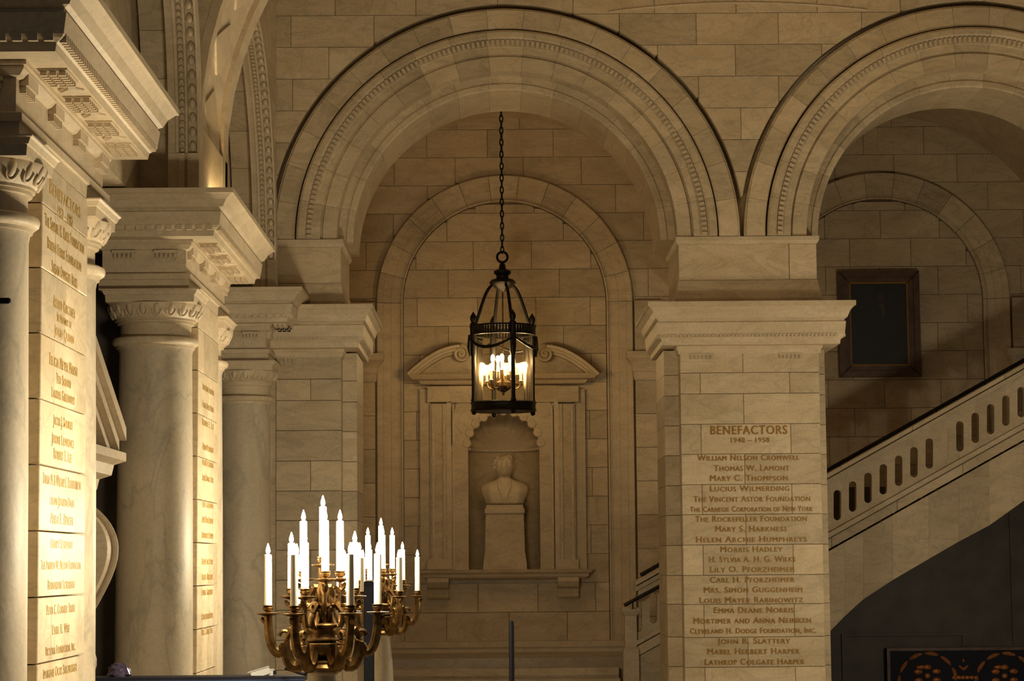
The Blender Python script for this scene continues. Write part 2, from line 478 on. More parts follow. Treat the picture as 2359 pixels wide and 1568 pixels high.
# ------------------------------------------------------------------ end piers
def z_of(py, px=1716, Y=YF): return UZ(px, py, Y)
JT = [850 - 69.7 + 69.7 * i for i in range(-1, 13)]            # course joints read off the inscribed pier
def end_pier(label, x0, x1, bx0, bx1, courses_px, joints):
    """pilaster x0..x1 in front of the wider pier body bx0..bx1"""
    cx = (x0 + x1) / 2
    t = thing('stone_pier', label, 'pier', (cx, YF + 1, 0), 'piers of the end arcade')
    zz = [0.0] + sorted(z_of(p) for p in courses_px if z_of(p) < ZC0 - 0.12 and z_of(p) > 0.3) + [ZC0 - 0.02]
    low = zz[1]; extra = []
    while low - 0.42 > 0.25:
        low -= 0.42; extra.append(low)
    zz = sorted(set(zz + extra))
    ashlar(t, XZ, [(lambda z: x0, lambda z: x1)], zz, 9, YF, YF + 0.36, jfun=joints, jit=0.003)
    ashlar(t, XZ, [(lambda z: bx0, lambda z: bx1)], [z + (0.0 if 0 < i < len(zz) - 1 else 0) for i, z in enumerate(zz)], 9, Y2a + 0.01, Y2b, jfun=lambda k: [cx + 0.1 * (k % 3)], jit=0.002)
    part('cornice', mitred(cprof(ZC0, ZC1 - ZC0, 0.93), x0, x1, YF, Y2b), M_TRIM, t)
    part('cornice_bed', mitred([(0, ZC0 - .11), (.02, ZC0 - .11), (.03, ZC0 - .06), (.045, ZC0 - .02), (0, ZC0 - .02)], x0, x1, YF, Y2b), M_TRIM, t)
    # plinth and impost block that carry the arches
    z1, z2 = z_of(645), z_of(562)
    part('plinth_block', mitred([(0, ZC1), (.05, ZC1), (.055, ZC1 + .08), (.05, ZC1 + .16), (.03, ZC1 + .2), (.01, z1 - .03), (0, z1)], x0, x1, YF, Y2b), M_STONE, t)
    n = 0
    cuts = [x0] + ([x0 + (x1 - x0) * 0.80] if x1 - x0 > 1.5 else []) + [x1]
    for a, b in zip(cuts[:-1], cuts[1:]):
        part('impost_block', slab(rect(a + .003, b - .003, z1 + .004, z2), YF - random.uniform(0, .004), Y2b, XZ, .006), M_STONE, t)
    part('impost_moulding', mitred([(0, z2), (.012, z2 + .01), (.02, z2 + .03), (.035, z2 + .05), (.035, ZS - .005), (0, ZS)], x0, x1, YF, Y2b), M_TRIM, t)
    kk = (ZC1 - ZC0) / .45
    zz = ZC0 + .085 * kk
    gs = [box(x - .014, x + .014, YF - .335, YF - .29, zz - .012, zz + .03) for x in [x0 - .28 + .055 * i for i in range(int((x1 - x0 + .58) / .055))]]
    gs += [box(xe - .0225, xe + .0225, y - .014, y + .014, zz - .012, zz + .03) for xe in (x0 - .3125, x1 + .3125) for y in [YF - .28 + .055 * i for i in range(36)]]
    part('bead_moulding', join(*gs), M_TRIM, t, kind='stuff')
    return t
PL0, PL1 = UX(1566, 800, YF), UX(1886, 800, YF)
HW = (PL1 - PL0) / 2
def jr(k):
    return [PX - 0.02] if k % 2 else [PX - 0.62, PX + 0.63]
pr = end_pier('pale stone pier carved with a list of names between the two arches', PL0, PL1, PL0 - .2, PL1 + .13,
              [858, 906, 976, 1045, 1115, 1184, 1254, 1324, 1391, 1467, 1536], lambda k: jr(k + 1))
pl = end_pier('half pier of veined stone at left corner of the end arcade', XF_ + 0.02, C1 - RI + 0.06, XF_ + 0.02, C1 - 2.13,
              [865, 914, 983, 1053, 1122, 1190, 1258, 1327, 1396, 1465, 1534], lambda k: [XF_ + 0.5] if k % 3 == 1 else [])
prr = end_pier('stone pier beyond the right edge of the photo', 2 * C2 - PL1, 2 * C2 - PL0, 2 * C2 - PL1 - .13, 2 * C2 - PL0 + .2,
               [858, 906, 976, 1045, 1115, 1184, 1254, 1324, 1391, 1467, 1536], jr)
part('pier_return', box(-4.2, XF_ + .015, YF + .02, YF + .3, 0, ZC1 + .9), M_STONE, pl)
gut = mesh_only('gutta', lathe([(0.008, 0.03), (0.014, -0.03)], 0, 0, 8), M_TRIM, False)
for t, xs in ((pr, (PL0 + .28, PL1 - .42)), (pl, (XF_ + .1,))):
    for xg in xs:
        for i in range(6):
            inst(gut, 'gutta', t, Matrix.Translation((xg - .12 + i * .055, YF - .012, ZC0 - .15)))
        part('regula', box(xg - .15, xg + .19, YF - .03, YF + .02, ZC0 - .12, ZC0 - .10), M_TRIM, t)

# lettering on the right pier: (text, y, left px, right px)
NAMES = [('BENEFACTORS', 1000, 1637, 1813, 21), ('1948 – 1958', 1019, 1684, 1772, 12), ('William Nelson Cromwell', 1060, 1607, 1841, 14),
 ('Thomas W. Lamont', 1084, 1645, 1818, 14), ('Mary C. Thompson', 1107, 1636, 1814, 14), ('Lucius Wilmerding', 1131, 1636, 1818, 14),
 ('The Vincent Astor Foundation', 1155, 1598, 1866, 14), ('The Carnegie Corporation of New York', 1178, 1590, 1872, 13),
 ('The Rockefeller Foundation', 1201, 1602, 1858, 14), ('Mary S. Harkness', 1224, 1648, 1812, 14), ('Helen Archie Humphreys', 1248, 1604, 1858, 14),
 ('Morris Hadley', 1271, 1660, 1802, 14), ('H. Sylvia A. H. G. Wilks', 1294, 1634, 1832, 14), ('Lily O. Pforzheimer', 1317, 1636, 1830, 14),
 ('Carl H. Pforzheimer', 1341, 1636, 1830, 14), ('Mrs. Simon Guggenheim', 1364, 1622, 1848, 14), ('Louis Mayer Rabinowitz', 1388, 1612, 1850, 14),
 ('Emma Deane Norris', 1411, 1645, 1828, 14), ('Mortimer and Anna Neinken', 1435, 1598, 1868, 14), ('Cleveland H. Dodge Foundation, Inc.', 1458, 1590, 1880, 13),
 ('John R. Slattery', 1482, 1653, 1820, 14), ('Mabel Herbert Harper', 1506, 1630, 1842, 14), ('Lathrop Colgate Harper', 1530, 1624, 1853, 14)]
for txt, y, a, b, cap in NAMES:
    xa, za = U(a, y, YF); xb, zb = U(b, y, YF)
    letter_line(pr, txt, (xa + xb) / 2, xb - xa, (za + zb) / 2, cap * YF / F, YF - 0.0075, XZ, txt != 'BENEFACTORS')

# ------------------------------------------------------------------ back wall of the stair hall
ZR = ZS
wb = thing('wall_back', 'coursed stone back wall behind the arcade', None, (C1, YB, 0), kind='structure')
NA, NB = UX(1079, 1100, YB), UX(1243, 1100, YB)           # niche opening
NZ0, NZS = UZ(1160, 1311, YB), UZ(1160, 1033, YB)
NR = (NB - NA) / 2; NC = (NA + NB) / 2
part('wall_core', join(box(-4.5, NA - .05, YB + 0.1, YB + 0.9, -0.2, ZTOP), box(NB + .05, 13, YB + 0.1, YB + 0.9, -0.2, ZTOP),
     box(NA - .05, NB + .05, YB + 0.1, YB + 0.9, NZS + NR + .1, ZTOP), box(NA - .05, NB + .05, YB + 0.1, YB + 0.9, -0.2, NZ0 - .02)), M_STONE, wb)
zb0 = UZ(1180, 1012, YB)
zl = [zb0 + 0.497 * i for i in range(-14, 14)]
zl = [z for z in zl if FLOOR_B - 0.3 < z < ZR + 4]
AR0, AR1 = 1.78, 2.24
NX0, NX1 = UX(1036, 1100, YB), UX(1276, 1100, YB)
def circ(c, r): return (lambda z: c - (r if z < ZR else math.sqrt(max(0, r * r - (z - ZR) ** 2))),
                        lambda z: c + (r if z < ZR else math.sqrt(max(0, r * r - (z - ZR) ** 2))))
for c in (C1, C2):
    i_l, i_r = circ(c, AR0 - .01); o_l, o_r = circ(c, AR1 + .01)
    if c == C1:
        zi0, zi1 = UZ(1160, 1316, YB), UZ(1160, 925, YB)
        for zz in ([z for z in zl if z <= zi0 + .25], [z for z in zl if z >= zi1 - .25]):
            ashlar(wb, XZ, [(i_l, i_r)], zz, 1.0, YB, YB + .2, nz=14, u0=c)
        zz = [z for z in zl if zi0 - .25 <= z <= zi1 + .25]
        ashlar(wb, XZ, [(i_l, lambda z: NX0), (lambda z: NX1, i_r)], zz, 1.0, YB, YB + .2, nz=2, u0=c)
        outl = [(lambda z: -4.4, o_l), (o_r, lambda z: PX)]
    else:
        ashlar(wb, XZ, [(i_l, i_r)], zl, 1.0, YB, YB + .2, nz=14, u0=c)
        outl = [(lambda z: PX, o_l), (o_r, lambda z: c + 3.4)]
    ashlar(wb, XZ, outl, zl, 1.1, YB, YB + .2, nz=14, u0=c + .3)
    vp = [(AR0, YB + .15), (AR0, YB - .05), (AR0 + .03, YB - .05), (AR0 + .035, YB - .02), (AR0 + .07, YB - .02), (AR0 + .075, YB - .055),
          (AR0 + .20, YB - .06), (AR0 + .21, YB - .085), (AR0 + .33, YB - .09), (AR0 + .35, YB - .12), (AR1 - .02, YB - .13), (AR1, YB - .10), (AR1, YB + .15)]
    for i in range(13):
        part('voussoir', ring_sector(vp, c, ZR, pi * i / 13 + .0015, pi * (i + 1) / 13 - .0015, 5, XZ), M_STONE, wb)
    for s in (-1, 1):
        V, Fc = [], []
        k = len(vp)
        for z in (FLOOR_B, ZR - 0.004):
            V += [(c + s * r, d, z) for r, d in vp]
        Fc = [(q, (q + 1) % k, k + (q + 1) % k, k + q) for q in range(k)] + [tuple(range(k)), tuple(range(k, 2 * k))]
        part('arch_jamb', (V, Fc), M_TRIM, wb)
# pilasters with caps on the back wall
for xc in (C1 - 2.52, C1 + 2.52, C2 - 2.52, C2 + 2.52):
    z0, z1 = UZ(860, 880, YB), UZ(860, 820, YB)
    zz = [FLOOR_B + (z0 - .02 - FLOOR_B) * i / 8 for i in range(9)]
    x0, x1 = xc - .26, xc + .26
    ashlar(wb, XZ, [(lambda z: x0, lambda z: x1)], zz, 9, YB - .22, YB - .002, name='pilaster_stone')
    part('pilaster_cap', mitred([(0, z0 - .02), (.015, z0), (.03, z0 + .04), (.03, z0 + .12), (.05, z0 + .14), (.05, z0 + .22), (.10, z0 + .3), (.15, z0 + .36), (.16, z1 - .02), (.16, z1 + .02), (0, z1 + .03)], x0, x1, YB - .22, YB - .0), M_TRIM, wb)
    part('pilaster_upper', box(x0, x1, YB - .18, YB - .001, z1 + .03, ZR), M_STONE, wb)
# base mouldings at the foot of the back wall
zb = UZ(1180, 1475, YB)
part('base_moulding', join(box(-2.2, 3.0, YB - .30, YB - .001, FLOOR_B, zb - .10), box(-2.2, 3.0, YB - .34, YB - .001, zb - .10, zb), box(-2.2, 3.0, YB - .40, YB, FLOOR_B, FLOOR_B + .06)), M_TRIM, wb)
# vault over the stair hall
va = thing('ceiling_vault', 'plastered barrel vaults over the stair hall', None, (C1, YB, ZS), kind='structure')
for c in (C1, C2):
    part('barrel_vault', ring_sector([(3.28, Y2b - .3), (3.28, YB + .1), (3.5, YB + .1), (3.5, Y2b - .3)], c, ZS, 0, pi, 40, XZ), M_STONE, va, smooth=True)
# side wall closing the left bay of the stair hall
wsl = thing('wall_side', 'stone side wall at the left of the stair hall', None, (C1 - 3.0, 36, 0), kind='structure')
ashlar(wsl, YZ, [(lambda z: Y2b, lambda z: YB)], [FLOOR_B - 1.4 + .5 * i for i in range(0, 16)], 1.1, C1 - 2.9, C1 - 3.2)
part('wall_core', box(C1 - 3.5, C1 - 2.93, Y2b, YB, 0, ZTOP), M_STONE, wsl)

# ------------------------------------------------------------------ left wall: piers, columns, entablatures
PITCHY = 8.25
HC = 0.4437
zref = UZ(98, 1222, 15.47)
ZCOL = {k: 3.0 + v for k, v in dict(ast0=2.20, ast1=2.32, ech0=2.49, aba0=2.64, aba1=2.77, arch1=2.94, fr1=3.27).items()}
egg_mesh = mesh_only('egg', join(sphere((0, 0, 0), .036, .026, .066, 10, 7)), M_TRIM)
dart_mesh = mesh_only('egg_shell', ring_sector([(.040, -.018), (.052, -.022), (.052, .02), (.040, .02)], 0, 0, pi, 2 * pi, 8, lambda u, v, d: (u, d, v * 1.55)), M_TRIM)
def column(label, cx, cy, group, egg_range=(0, 2 * pi)):
    r = .378
    t = thing('column', label, 'column', (cx, cy, 0), group)
    sh = [(.50, 0), (.50, .16), (.47, .18), (.49, .24), (.47, .30), (.425, .33), (.43, .36), (.41, .38), (r + .012, .46), (r + .012, 2.0), (r + .004, 3.6), (r - .012, ZCOL['ast0'] - .06), (r + .0, ZCOL['ast0'])]
    part('shaft', lathe(sh, cx, cy, 48), M_SHAFT, t, smooth=True)
    a0, a1 = ZCOL['ast0'], ZCOL['ast1']
    part('astragal', lathe([(r - .02, a0), (r + .015, a0), (r + .02, a0 + .025), (r + .035, a0 + .03), (r + .055, a0 + .045), (r + .062, a0 + .07), (r + .055, a0 + .095), (r + .03, a0 + .11), (r - .02, a0 + .11)], cx, cy, 40), M_TRIM, t, smooth=True)
    part('necking', lathe([(r - .02, a0 + .1), (r - .02, ZCOL['ech0'] - .05), (r + .01, ZCOL['ech0'] - .045), (r + .01, ZCOL['ech0'] - .02), (r + .03, ZCOL['ech0'] - .018), (r + .03, ZCOL['ech0'])], cx, cy, 40), M_TRIM, t, smooth=True)
    e0, e1 = ZCOL['ech0'], ZCOL['aba0']
    ec = part('echinus', lathe([(r + .02, e0 - .01), (r + .05, e0 + .03), (r + .085, e0 + .08), (r + .105, e1 - .02), (r + .105, e1)], cx, cy, 40), M_TRIM, t, smooth=True)
    n = 20
    for i in range(n):
        a = 2 * pi * (i + .5) / n
        Mx = Matrix.Translation((cx + (r + .074) * math.cos(a), cy + (r + .074) * math.sin(a), (e0 + e1) / 2 + .012)) @ Matrix.Rotation(a + pi / 2, 4, 'Z') @ Matrix.Rotation(.42, 4, 'X')
        inst(egg_mesh, 'egg', ec, Mx)
        inst(dart_mesh, 'egg_shell', ec, Mx)
    b0, b1 = ZCOL['aba0'], ZCOL['aba1']
    h = .40
    part('abacus', mitred([(0, b0), (.04, b0), (.045, b0 + .07), (.055, b0 + .075), (.07, b0 + .11), (.085, b0 + .12), (.085, b1), (0, b1)], cx - h, cx + h, cy - h, cy + h), M_TRIM, t)
    return t

def entablature(label, y0, y1, x1=XF_, x0=-3.95):
    t = thing('entablature', label, 'entablature', ((x0 + x1) / 2, (y0 + y1) / 2, ZCOL['aba1']), 'carved entablatures along the left wall')
    za, zf, zr = ZCOL['aba1'], ZCOL['arch1'], ZCOL['fr1']
    part('architrave', mitred([(0, za), (0, za + .1), (.02, za + .105), (.02, zf - .01), (0, zf)], x0, x1, y0, y1), M_TRIM, t)
    part('frieze', mitred([(-.03, zf), (-.03, zr - .1), (0, zr - .09), (.03, zr - .05), (.03, zr - .02)], x0, x1, y0, y1), M_TRIM, t)
    part('cornice', mitred(cprof(zr), x0, x1, y0, y1), M_TRIM, t)
    # egg moulding on the corona
    gs = []
    zz = zr + .075
    n = int((y1 - y0 + .6) / .07)
    for i in range(n):
        yy = y0 - .3 + (i + .5) * .07
        gs.append(box(x1 + .31, x1 + .352, yy - .02, yy + .02, zz - .02, zz + .03))
    n = int((x1 - x0 + .6) / .1)
    for i in range(n):
        xx = x0 - .3 + (i + .5) * .1
        gs.append(box(xx - .03, xx + .03, y0 - .352, y0 - .31, zz - .02, zz + .03))
    part('egg_moulding', join(*gs), M_TRIM, t, kind='stuff')
    # mutules with rows of pegs on the soffit, rosettes between them
    nm = 4
    pt = (y1 - y0 + .2) / nm
    for i in range(nm):
        yc = y0 + .08 + pt * (i + .5) - .1
        mu = part('mutule', box(x1 + .07, x1 + .265, yc - .21, yc + .21, zr - .012, zr + .01), M_TRIM, t)
        gg = []
        for a in range(3):
            for b in range(6):
                px_, py_ = x1 + .105 + a * .062, yc - .175 + b * .07
                gg.append(box(px_ - .022, px_ + .022, py_ - .018, py_ + .018, zr - .045, zr - .012))
        part('mutule_pegs', join(*gg), M_TRIM, mu, kind='stuff')
        if i < nm - 1:
            yr = yc + pt / 2
            pts = [(x1 + .17, yr - .13), (x1 + .26, yr), (x1 + .17, yr + .13), (x1 + .08, yr)]
            part('rosette', slab(pts, zr - .03, zr + .005, lambda u, v, d: (u, v, d), .018), M_TRIM, t)
    for i in range(4):
        yc = y0 + .30 + .95 * i
        if yc + .2 > y1: break
        rg = part('regula', box(x1 - .04, x1 + .028, yc - .16, yc + .16, zr - .13, zr - .03), M_TRIM, t)
        part('regula_pegs', join(*[box(x1 - .03, x1 + .012, yc - .15 + q * .055, yc - .12 + q * .055, zr - .18, zr - .13) for q in range(6)]), M_TRIM, rg, kind='stuff')
    for i in range(2):
        xc = x0 + .25 + i * .42
        part('regula', box(xc - .12, xc + .12, y0 - .022, y0 + .03, zr - .13, zr - .10), M_TRIM, t)
        part('regula_pegs', join(*[box(xc - .10 + q * .045, xc - .075 + q * .045, y0 - .012, y0 + .03, zr - .18, zr - .13) for q in range(5)]), M_TRIM, t, kind='stuff')
    return t

LP = [('nearest left pier with strongly lit gold lettering beside the near candelabrum', 'nearest round column cut off by the left edge of the photo', 'slim column on the far side of the nearest lettered pier', 'nearest carved entablature at the top left corner'),
      ('narrow lettered pier behind the large middle column', 'large dim round column with grey veins left of the candelabrum', 'column mostly hidden behind the narrow lettered pier', 'second entablature above the large middle column')]
for k, (l0, l1, l2, l3) in enumerate(LP):
    o = PITCHY * k
    ya, yb = 15.47 + o, 17.2 + o
    t = thing('lettered_pier', l0, 'pier', (XF_ - .4, (ya + yb) / 2, 0), 'lettered piers of the left wall')
    zz = [zref + HC * i for i in range(-7, 8)]
    zz = [z for z in zz if .2 < z < ZCOL['aba1'] - .1] + [ZCOL['aba1'] - .004]
    zz = [0.0] + zz
    mid = (ya + yb) / 2
    ashlar(t, YZ, [(lambda z: ya, lambda z: yb)], zz, 9, XF_, XF_ - .72, jfun=lambda q: ([mid - .4, mid + .5] if q % 2 else [mid]), joint=.009, jit=.0015)
    column(l1, XF_ - .378, 15.05 + o, 'columns of the left wall')
    column(l2, XF_ - .378, 17.62 + o, 'columns of the left wall')
    entablature(l3, 14.68 + o, 18.05 + o)
    if k == 0: lp1 = t
    else: lp2 = t
t3 = column('dim column in the far left corner beside the end arcade', XF_ - .378, 15.05 + 2 * PITCHY - .12, 'columns of the left wall')
entablature('grey entablature in the far left corner', 14.68 + 2 * PITCHY - .12, YF - .02)

# lettering on the two left piers: text, baseline px at mid face, share of the face width
L1 = [('Benefactors', 478, .74, 44), ('1952 – 1982', 512, .36, 30), ('The Samuel H. Kress Foundation', 556, .93, 36), ('Booth Ferris Foundation', 602, .80, 34),
      ('Susan Dwight Bliss', 647, .60, 34), ('Alfred Kirchner', 722, .52, 34), ('In Memory of', 740 + 10, .34, 26), ('John Quinn', 783, .46, 30),
      ('Felicia Meyer Marsh', 855, .66, 34), ('Ted Shawn', 890, .34, 30), ('Lauder Greenway', 925, .54, 30), ('Jacob J. Shubert', 985, .46, 30),
      ('Jerome Lawrence', 1027, .52, 30), ('Robert E. Lee', 1062, .42, 32), ('Diana M. & William L. Foundation', 1122, .88, 32), ('Lillian Johnson Davis', 1166, .56, 28),
      ('Adela F. Bender', 1208, .54, 32), ('Harry Scherman', 1263, .50, 28), ('The Andrew W. Mellon Foundation', 1311, .92, 27), ('Bernardine Scherman', 1356, .62, 28),
      ('Peter C. Cornell Trust', 1412, .66, 28), ('Ethel H. Wise', 1458, .40, 28), ('Victoria Foundation, Inc.', 1503, .70, 26), ('Iphigene Ochs Sulzberger', 1553, .78, 28)]
fc = Vector((XF_ + .0025, (15.47 + 17.2) / 2, 0))
def zface(py, y, x):                              # height on the face at depth y of a pixel row
    lo, hi = 0.0, 9.0
    for _ in range(40):
        mid = (lo + hi) / 2
        v = Vector((x, y, mid)) - EYE
        yy = H / 2 - F * v.dot(Uv) / v.dot(w_)
        if yy > py: lo = mid
        else: hi = mid
    return lo
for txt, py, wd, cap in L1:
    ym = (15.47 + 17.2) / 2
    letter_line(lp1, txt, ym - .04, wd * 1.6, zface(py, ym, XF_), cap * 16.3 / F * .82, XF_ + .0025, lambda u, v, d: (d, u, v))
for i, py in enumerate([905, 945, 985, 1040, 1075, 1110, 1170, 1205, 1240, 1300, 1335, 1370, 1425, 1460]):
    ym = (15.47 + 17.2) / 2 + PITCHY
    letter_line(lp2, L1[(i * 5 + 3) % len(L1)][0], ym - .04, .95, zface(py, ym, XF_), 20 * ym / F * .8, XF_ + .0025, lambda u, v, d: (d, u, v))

# wall above: lunettes, wall arches, transverse ribs
ZE = ZCOL['fr1'] + .47
wl = thing('wall_left', 'plain stone wall filling the lunettes above the left cornice', None, (-3.7, 23, 0), kind='structure')
ashlar(wl, YZ, [(lambda z: 13.5, lambda z: YF)], [ZE + .005 + .47 * i for i in range(0, 13)], 1.3, -3.62, -3.9)
part('wall_core', box(-4.3, -3.64, 13.5, YF, ZE + .005, ZTOP + 1), M_STONE, wl)
ZW = UZ(452, 352, 23.2)
band_egg = mesh_only('egg', sphere((0, 0, 0), .038, .04, .055, 8, 6), M_TRIM)
for k in range(2):
    yc = 20.35 + PITCHY * k; r = 2.85
    t = thing('trim_%d' % (k + 1), ['carved wall arch springing from the second entablature', 'carved wall arch beside the end arcade'][k], None, (XF_ - .1, yc, ZW), kind='structure')
    pf = [(r, -3.30), (r, -3.225), (r - .03, -3.22), (r - .03, -3.19), (r + .035, -3.185), (r + .035, -3.13), (r - .005, -3.125), (r - .005, -3.10), (r + .045, -3.095), (r + .045, -3.01), (r, -3.005), (r + .02, -2.985), (r + .26, -2.985), (r + .28, -3.0), (r + .3, -3.3)]
    part('archivolt', ring_sector(pf, yc, ZW, 0, pi, 48, YZ), M_TRIM, t)
    for s in (0, 1):
        sy = 1 if s == 0 else -1
        ff = [(r, -3.30), (r, -3.2), (r - .015, -3.195), (r - .015, -3.13), (r + .02, -3.125), (r + .02, -3.11), (r - .01, -3.10), (r - .01, -2.985), (r + .3, -2.985), (r + .3, -3.3)]
        V = [(d, yc + sy * q, z) for z in (ZE, ZW - .003) for q, d in ff]; n = len(ff)
        Fc = [(q, (q + 1) % n, n + (q + 1) % n, n + q) for q in range(n)] + [tuple(range(n)), tuple(range(n, 2 * n))]
        part('arch_impost', (V, Fc), M_TRIM, t)
    for i in range(30):
        a = (i + .5) * .0505
        inst(band_egg, 'egg', t, Matrix.Translation((-3.052, yc + (r + .035) * math.cos(a), ZW + (r + .035) * math.sin(a))) @ Matrix.Rotation(a, 4, 'X'))
    gb = []
    for i in range(62):
        a = (i + .5) * .0245
        gb.append(xf(sphere((0, 0, 0), .024, .02, .022, 6, 4), Matrix.Translation((-3.158, yc + (r + .022) * math.cos(a), ZW + (r + .022) * math.sin(a)))))
    part('bead_moulding', join(*gb), M_TRIM, t, kind='stuff')
ZT = UZ(480, 322, 24.2)
def wa(yc, sy):
    return lambda z: yc + sy * (3.10 if z < ZW else (math.sqrt(9.61 - (z - ZW) ** 2) if z - ZW < 3.1 else 0))
zz_ = [ZT - .46 + .47 * i for i in range(0, 11)]
ashlar(wl, YZ, [(lambda z: 14.2, wa(20.35, -1)), (wa(20.35, 1), wa(28.6, -1)), (wa(28.6, 1), lambda z: YF - .07)], zz_, 1.2, -3.03, -3.6, nz=10, name='spandrel_stone')

for k in range(2):
    o = PITCHY * k
    t = thing('ceiling_rib', ['panelled ceiling rib above the nearest left pier', 'panelled ceiling rib rising from the second left pier'][k], None, (XF_, 16.4 + o, ZE), kind='structure')
    ya, yb = 15.15 + o, 17.45 + o
    part('upper_pier', box(-3.64, -2.99, ya, yb - .5, ZE, ZT), M_STONE, t)

    part('upper_pier', box(-3.64, -2.985, yb - .49, yb, ZE, ZT), M_STONE, t)
    A, B = 9.8, 6.26
    def ell(ts, q): return (-2.99 + A - (A + q) * math.cos(ts), ZT + (B + q) * math.sin(ts))
    def ribslab(y0, y1, q0, q1, t0=0, t1=pi, n=48):
        V, Fc = [], []
        for i in range(n + 1):
            ts = t0 + (t1 - t0) * i / n
            (xa, za), (xb, zb_) = ell(ts, q0), ell(ts, q1)
            V += [(xa, y0, za), (xa, y1, za), (xb, y1, zb_), (xb, y0, zb_)]
        for i in range(n):
            for q in range(4):
                p = (q + 1) % 4
                Fc.append((i * 4 + q, i * 4 + p, i * 4 + 4 + p, i * 4 + 4 + q))
        Fc += [(0, 1, 2, 3), tuple(n * 4 + i for i in range(4))]
        return V, Fc
    part('rib_core', ribslab(ya, yb, .06, 2.2), M_TRIM, t)
    part('rib_border', ribslab(ya - .012, ya + .22, -.0, .1), M_TRIM, t)
    part('rib_border', ribslab(yb - .42, yb + .012, -.0, .1), M_TRIM, t)
    ym = (ya + yb - .2) / 2
    for i in range(14):
        ts = .05 + i * .115
        # lozenge panels on the soffit
        pa = [(ts - .045, ym), (ts, ym + .6), (ts + .045, ym), (ts, ym - .6)]
        V = [(ell(a, .035)[0], b, ell(a, .035)[1]) for a, b in pa] + [(ell(a, .07)[0], b, ell(a, .07)[1]) for a, b in pa]
        part('lozenge_panel', (V, [(0, 1, 2, 3), (4, 5, 6, 7), (0, 1, 5, 4), (1, 2, 6, 5), (2, 3, 7, 6), (3, 0, 4, 7)]), M_TRIM, t)
ce = part('ceiling', box(-4.3, 17, -2, YF + 2, 14.6, 14.9), M_STONE)
tag(ce, 'stone ceiling high above the hall', None, None, 'structure')
# dark entrance bay behind the columns
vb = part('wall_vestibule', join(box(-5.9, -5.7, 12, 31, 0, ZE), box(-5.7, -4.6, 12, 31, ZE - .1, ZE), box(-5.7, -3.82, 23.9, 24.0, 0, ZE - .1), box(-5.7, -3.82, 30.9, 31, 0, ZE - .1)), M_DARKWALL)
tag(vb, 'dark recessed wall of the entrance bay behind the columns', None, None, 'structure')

# ------------------------------------------------------------------ door case between the first two left piers
dc = thing('door_case', 'lit stone door case with a pointed pediment and scroll brackets between the left piers', 'door case', (-3.9, 20.25, 0))
DY0, DY1, DXF = 18.2, 22.3, -3.56
zt = zface(1010, 22.3, DXF); za = zt + .86
def gable(p, zlo, zhi, x0, x1):
    """raking cornice strip, both slopes"""
    ym = (DY0 + DY1) / 2
    gs = []
    for sy in (-1, 1):
        ye = ym + sy * ((DY1 - DY0) / 2 + p)
        V = [(x, y, z) for x in (x0, x1) for y, z in ((ye, zt + zlo), (ym, za + zlo), (ym, za + zhi), (ye, zt + zhi))]
        gs.append((V, [(0, 1, 2, 3), (4, 5, 6, 7), (0, 1, 5, 4), (1, 2, 6, 5), (2, 3, 7, 6), (3, 0, 4, 7)]))
    return join(*gs)
part('raking_cornice', gable(0, -.02, .10, -4.3, DXF), M_TRIM, dc)
part('raking_moulding', gable(-.05, -.12, -.02, -4.3, DXF - .06), M_TRIM, dc)
part('raking_moulding', gable(-.1, -.2, -.12, -4.3, DXF - .13), M_TRIM, dc)
ym = (DY0 + DY1) / 2
part('tympanum', ([(x, y, z) for x in (-4.3, DXF - .35) for y, z in ((DY0 + .15, zt - .2), (DY1 - .15, zt - .2), (ym, za - .2))], [(0, 1, 2), (3, 4, 5), (0, 1, 4, 3), (1, 2, 5, 4), (2, 0, 3, 5)]), M_STONE, dc)
part('door_cornice', mitred([(-.35, zt - .62), (-.33, zt - .52), (-.24, zt - .5), (-.22, zt - .4), (-.12, zt - .36), (-.1, zt - .26), (0, zt - .22), (0, zt - .14), (-.3, zt - .13)], -4.3, DXF, DY0, DY1), M_TRIM, dc)
for yy in (DY0 + .55, DY1 - .55):
    prof = []
    for i in range(25):
        t_ = i / 24
        prof.append((-4.05 + .40 * math.sin(pi * min(1, t_ * 1.05) ** .8) * (1 - .45 * t_) + .1, zt - .62 - 1.3 * t_))
    poly = [(-4.3, zt - .62)] + prof + [(-4.3, zt - 1.95)]
    part('scroll_bracket', slab(poly, yy - .16, yy + .16, lambda u, v, d: (u, d, v), .015), M_TRIM, dc)
    part('bracket_leaf', tube([(a + .03, yy + .13, b) for a, b in prof], .03, 6), M_TRIM, dc, smooth=True)
    part('bracket_drop', sphere((-3.83, yy, zt - 2.12), .10, .13, .15), M_TRIM, dc, smooth=True)
    part('door_jamb', box(-4.5, -4.02, yy - .4, yy + .4, 0, zt - .6), M_STONE, dc)
part('door_leaf', box(-4.5, -4.4, DY0 + .9, DY1 - .9, 0, zt - .6), M_IRON, dc)

# ------------------------------------------------------------------ niche surround on the back wall
ns = thing('niche_surround', 'stone niche surround with a broken scrolled pediment on the back wall', 'niche', (NC, YB, NZ0))
yf = YB - .14
def bx(x0, x1, y0, y1, d0, d1):                    # pixel rectangle on the surround plane
    return box(UX(x0, (y0 + y1) / 2, yf), UX(x1, (y0 + y1) / 2, yf), YB - d0, YB - d1 + 0, UZ((x0 + x1) / 2, y1, yf), UZ((x0 + x1) / 2, y0, yf))
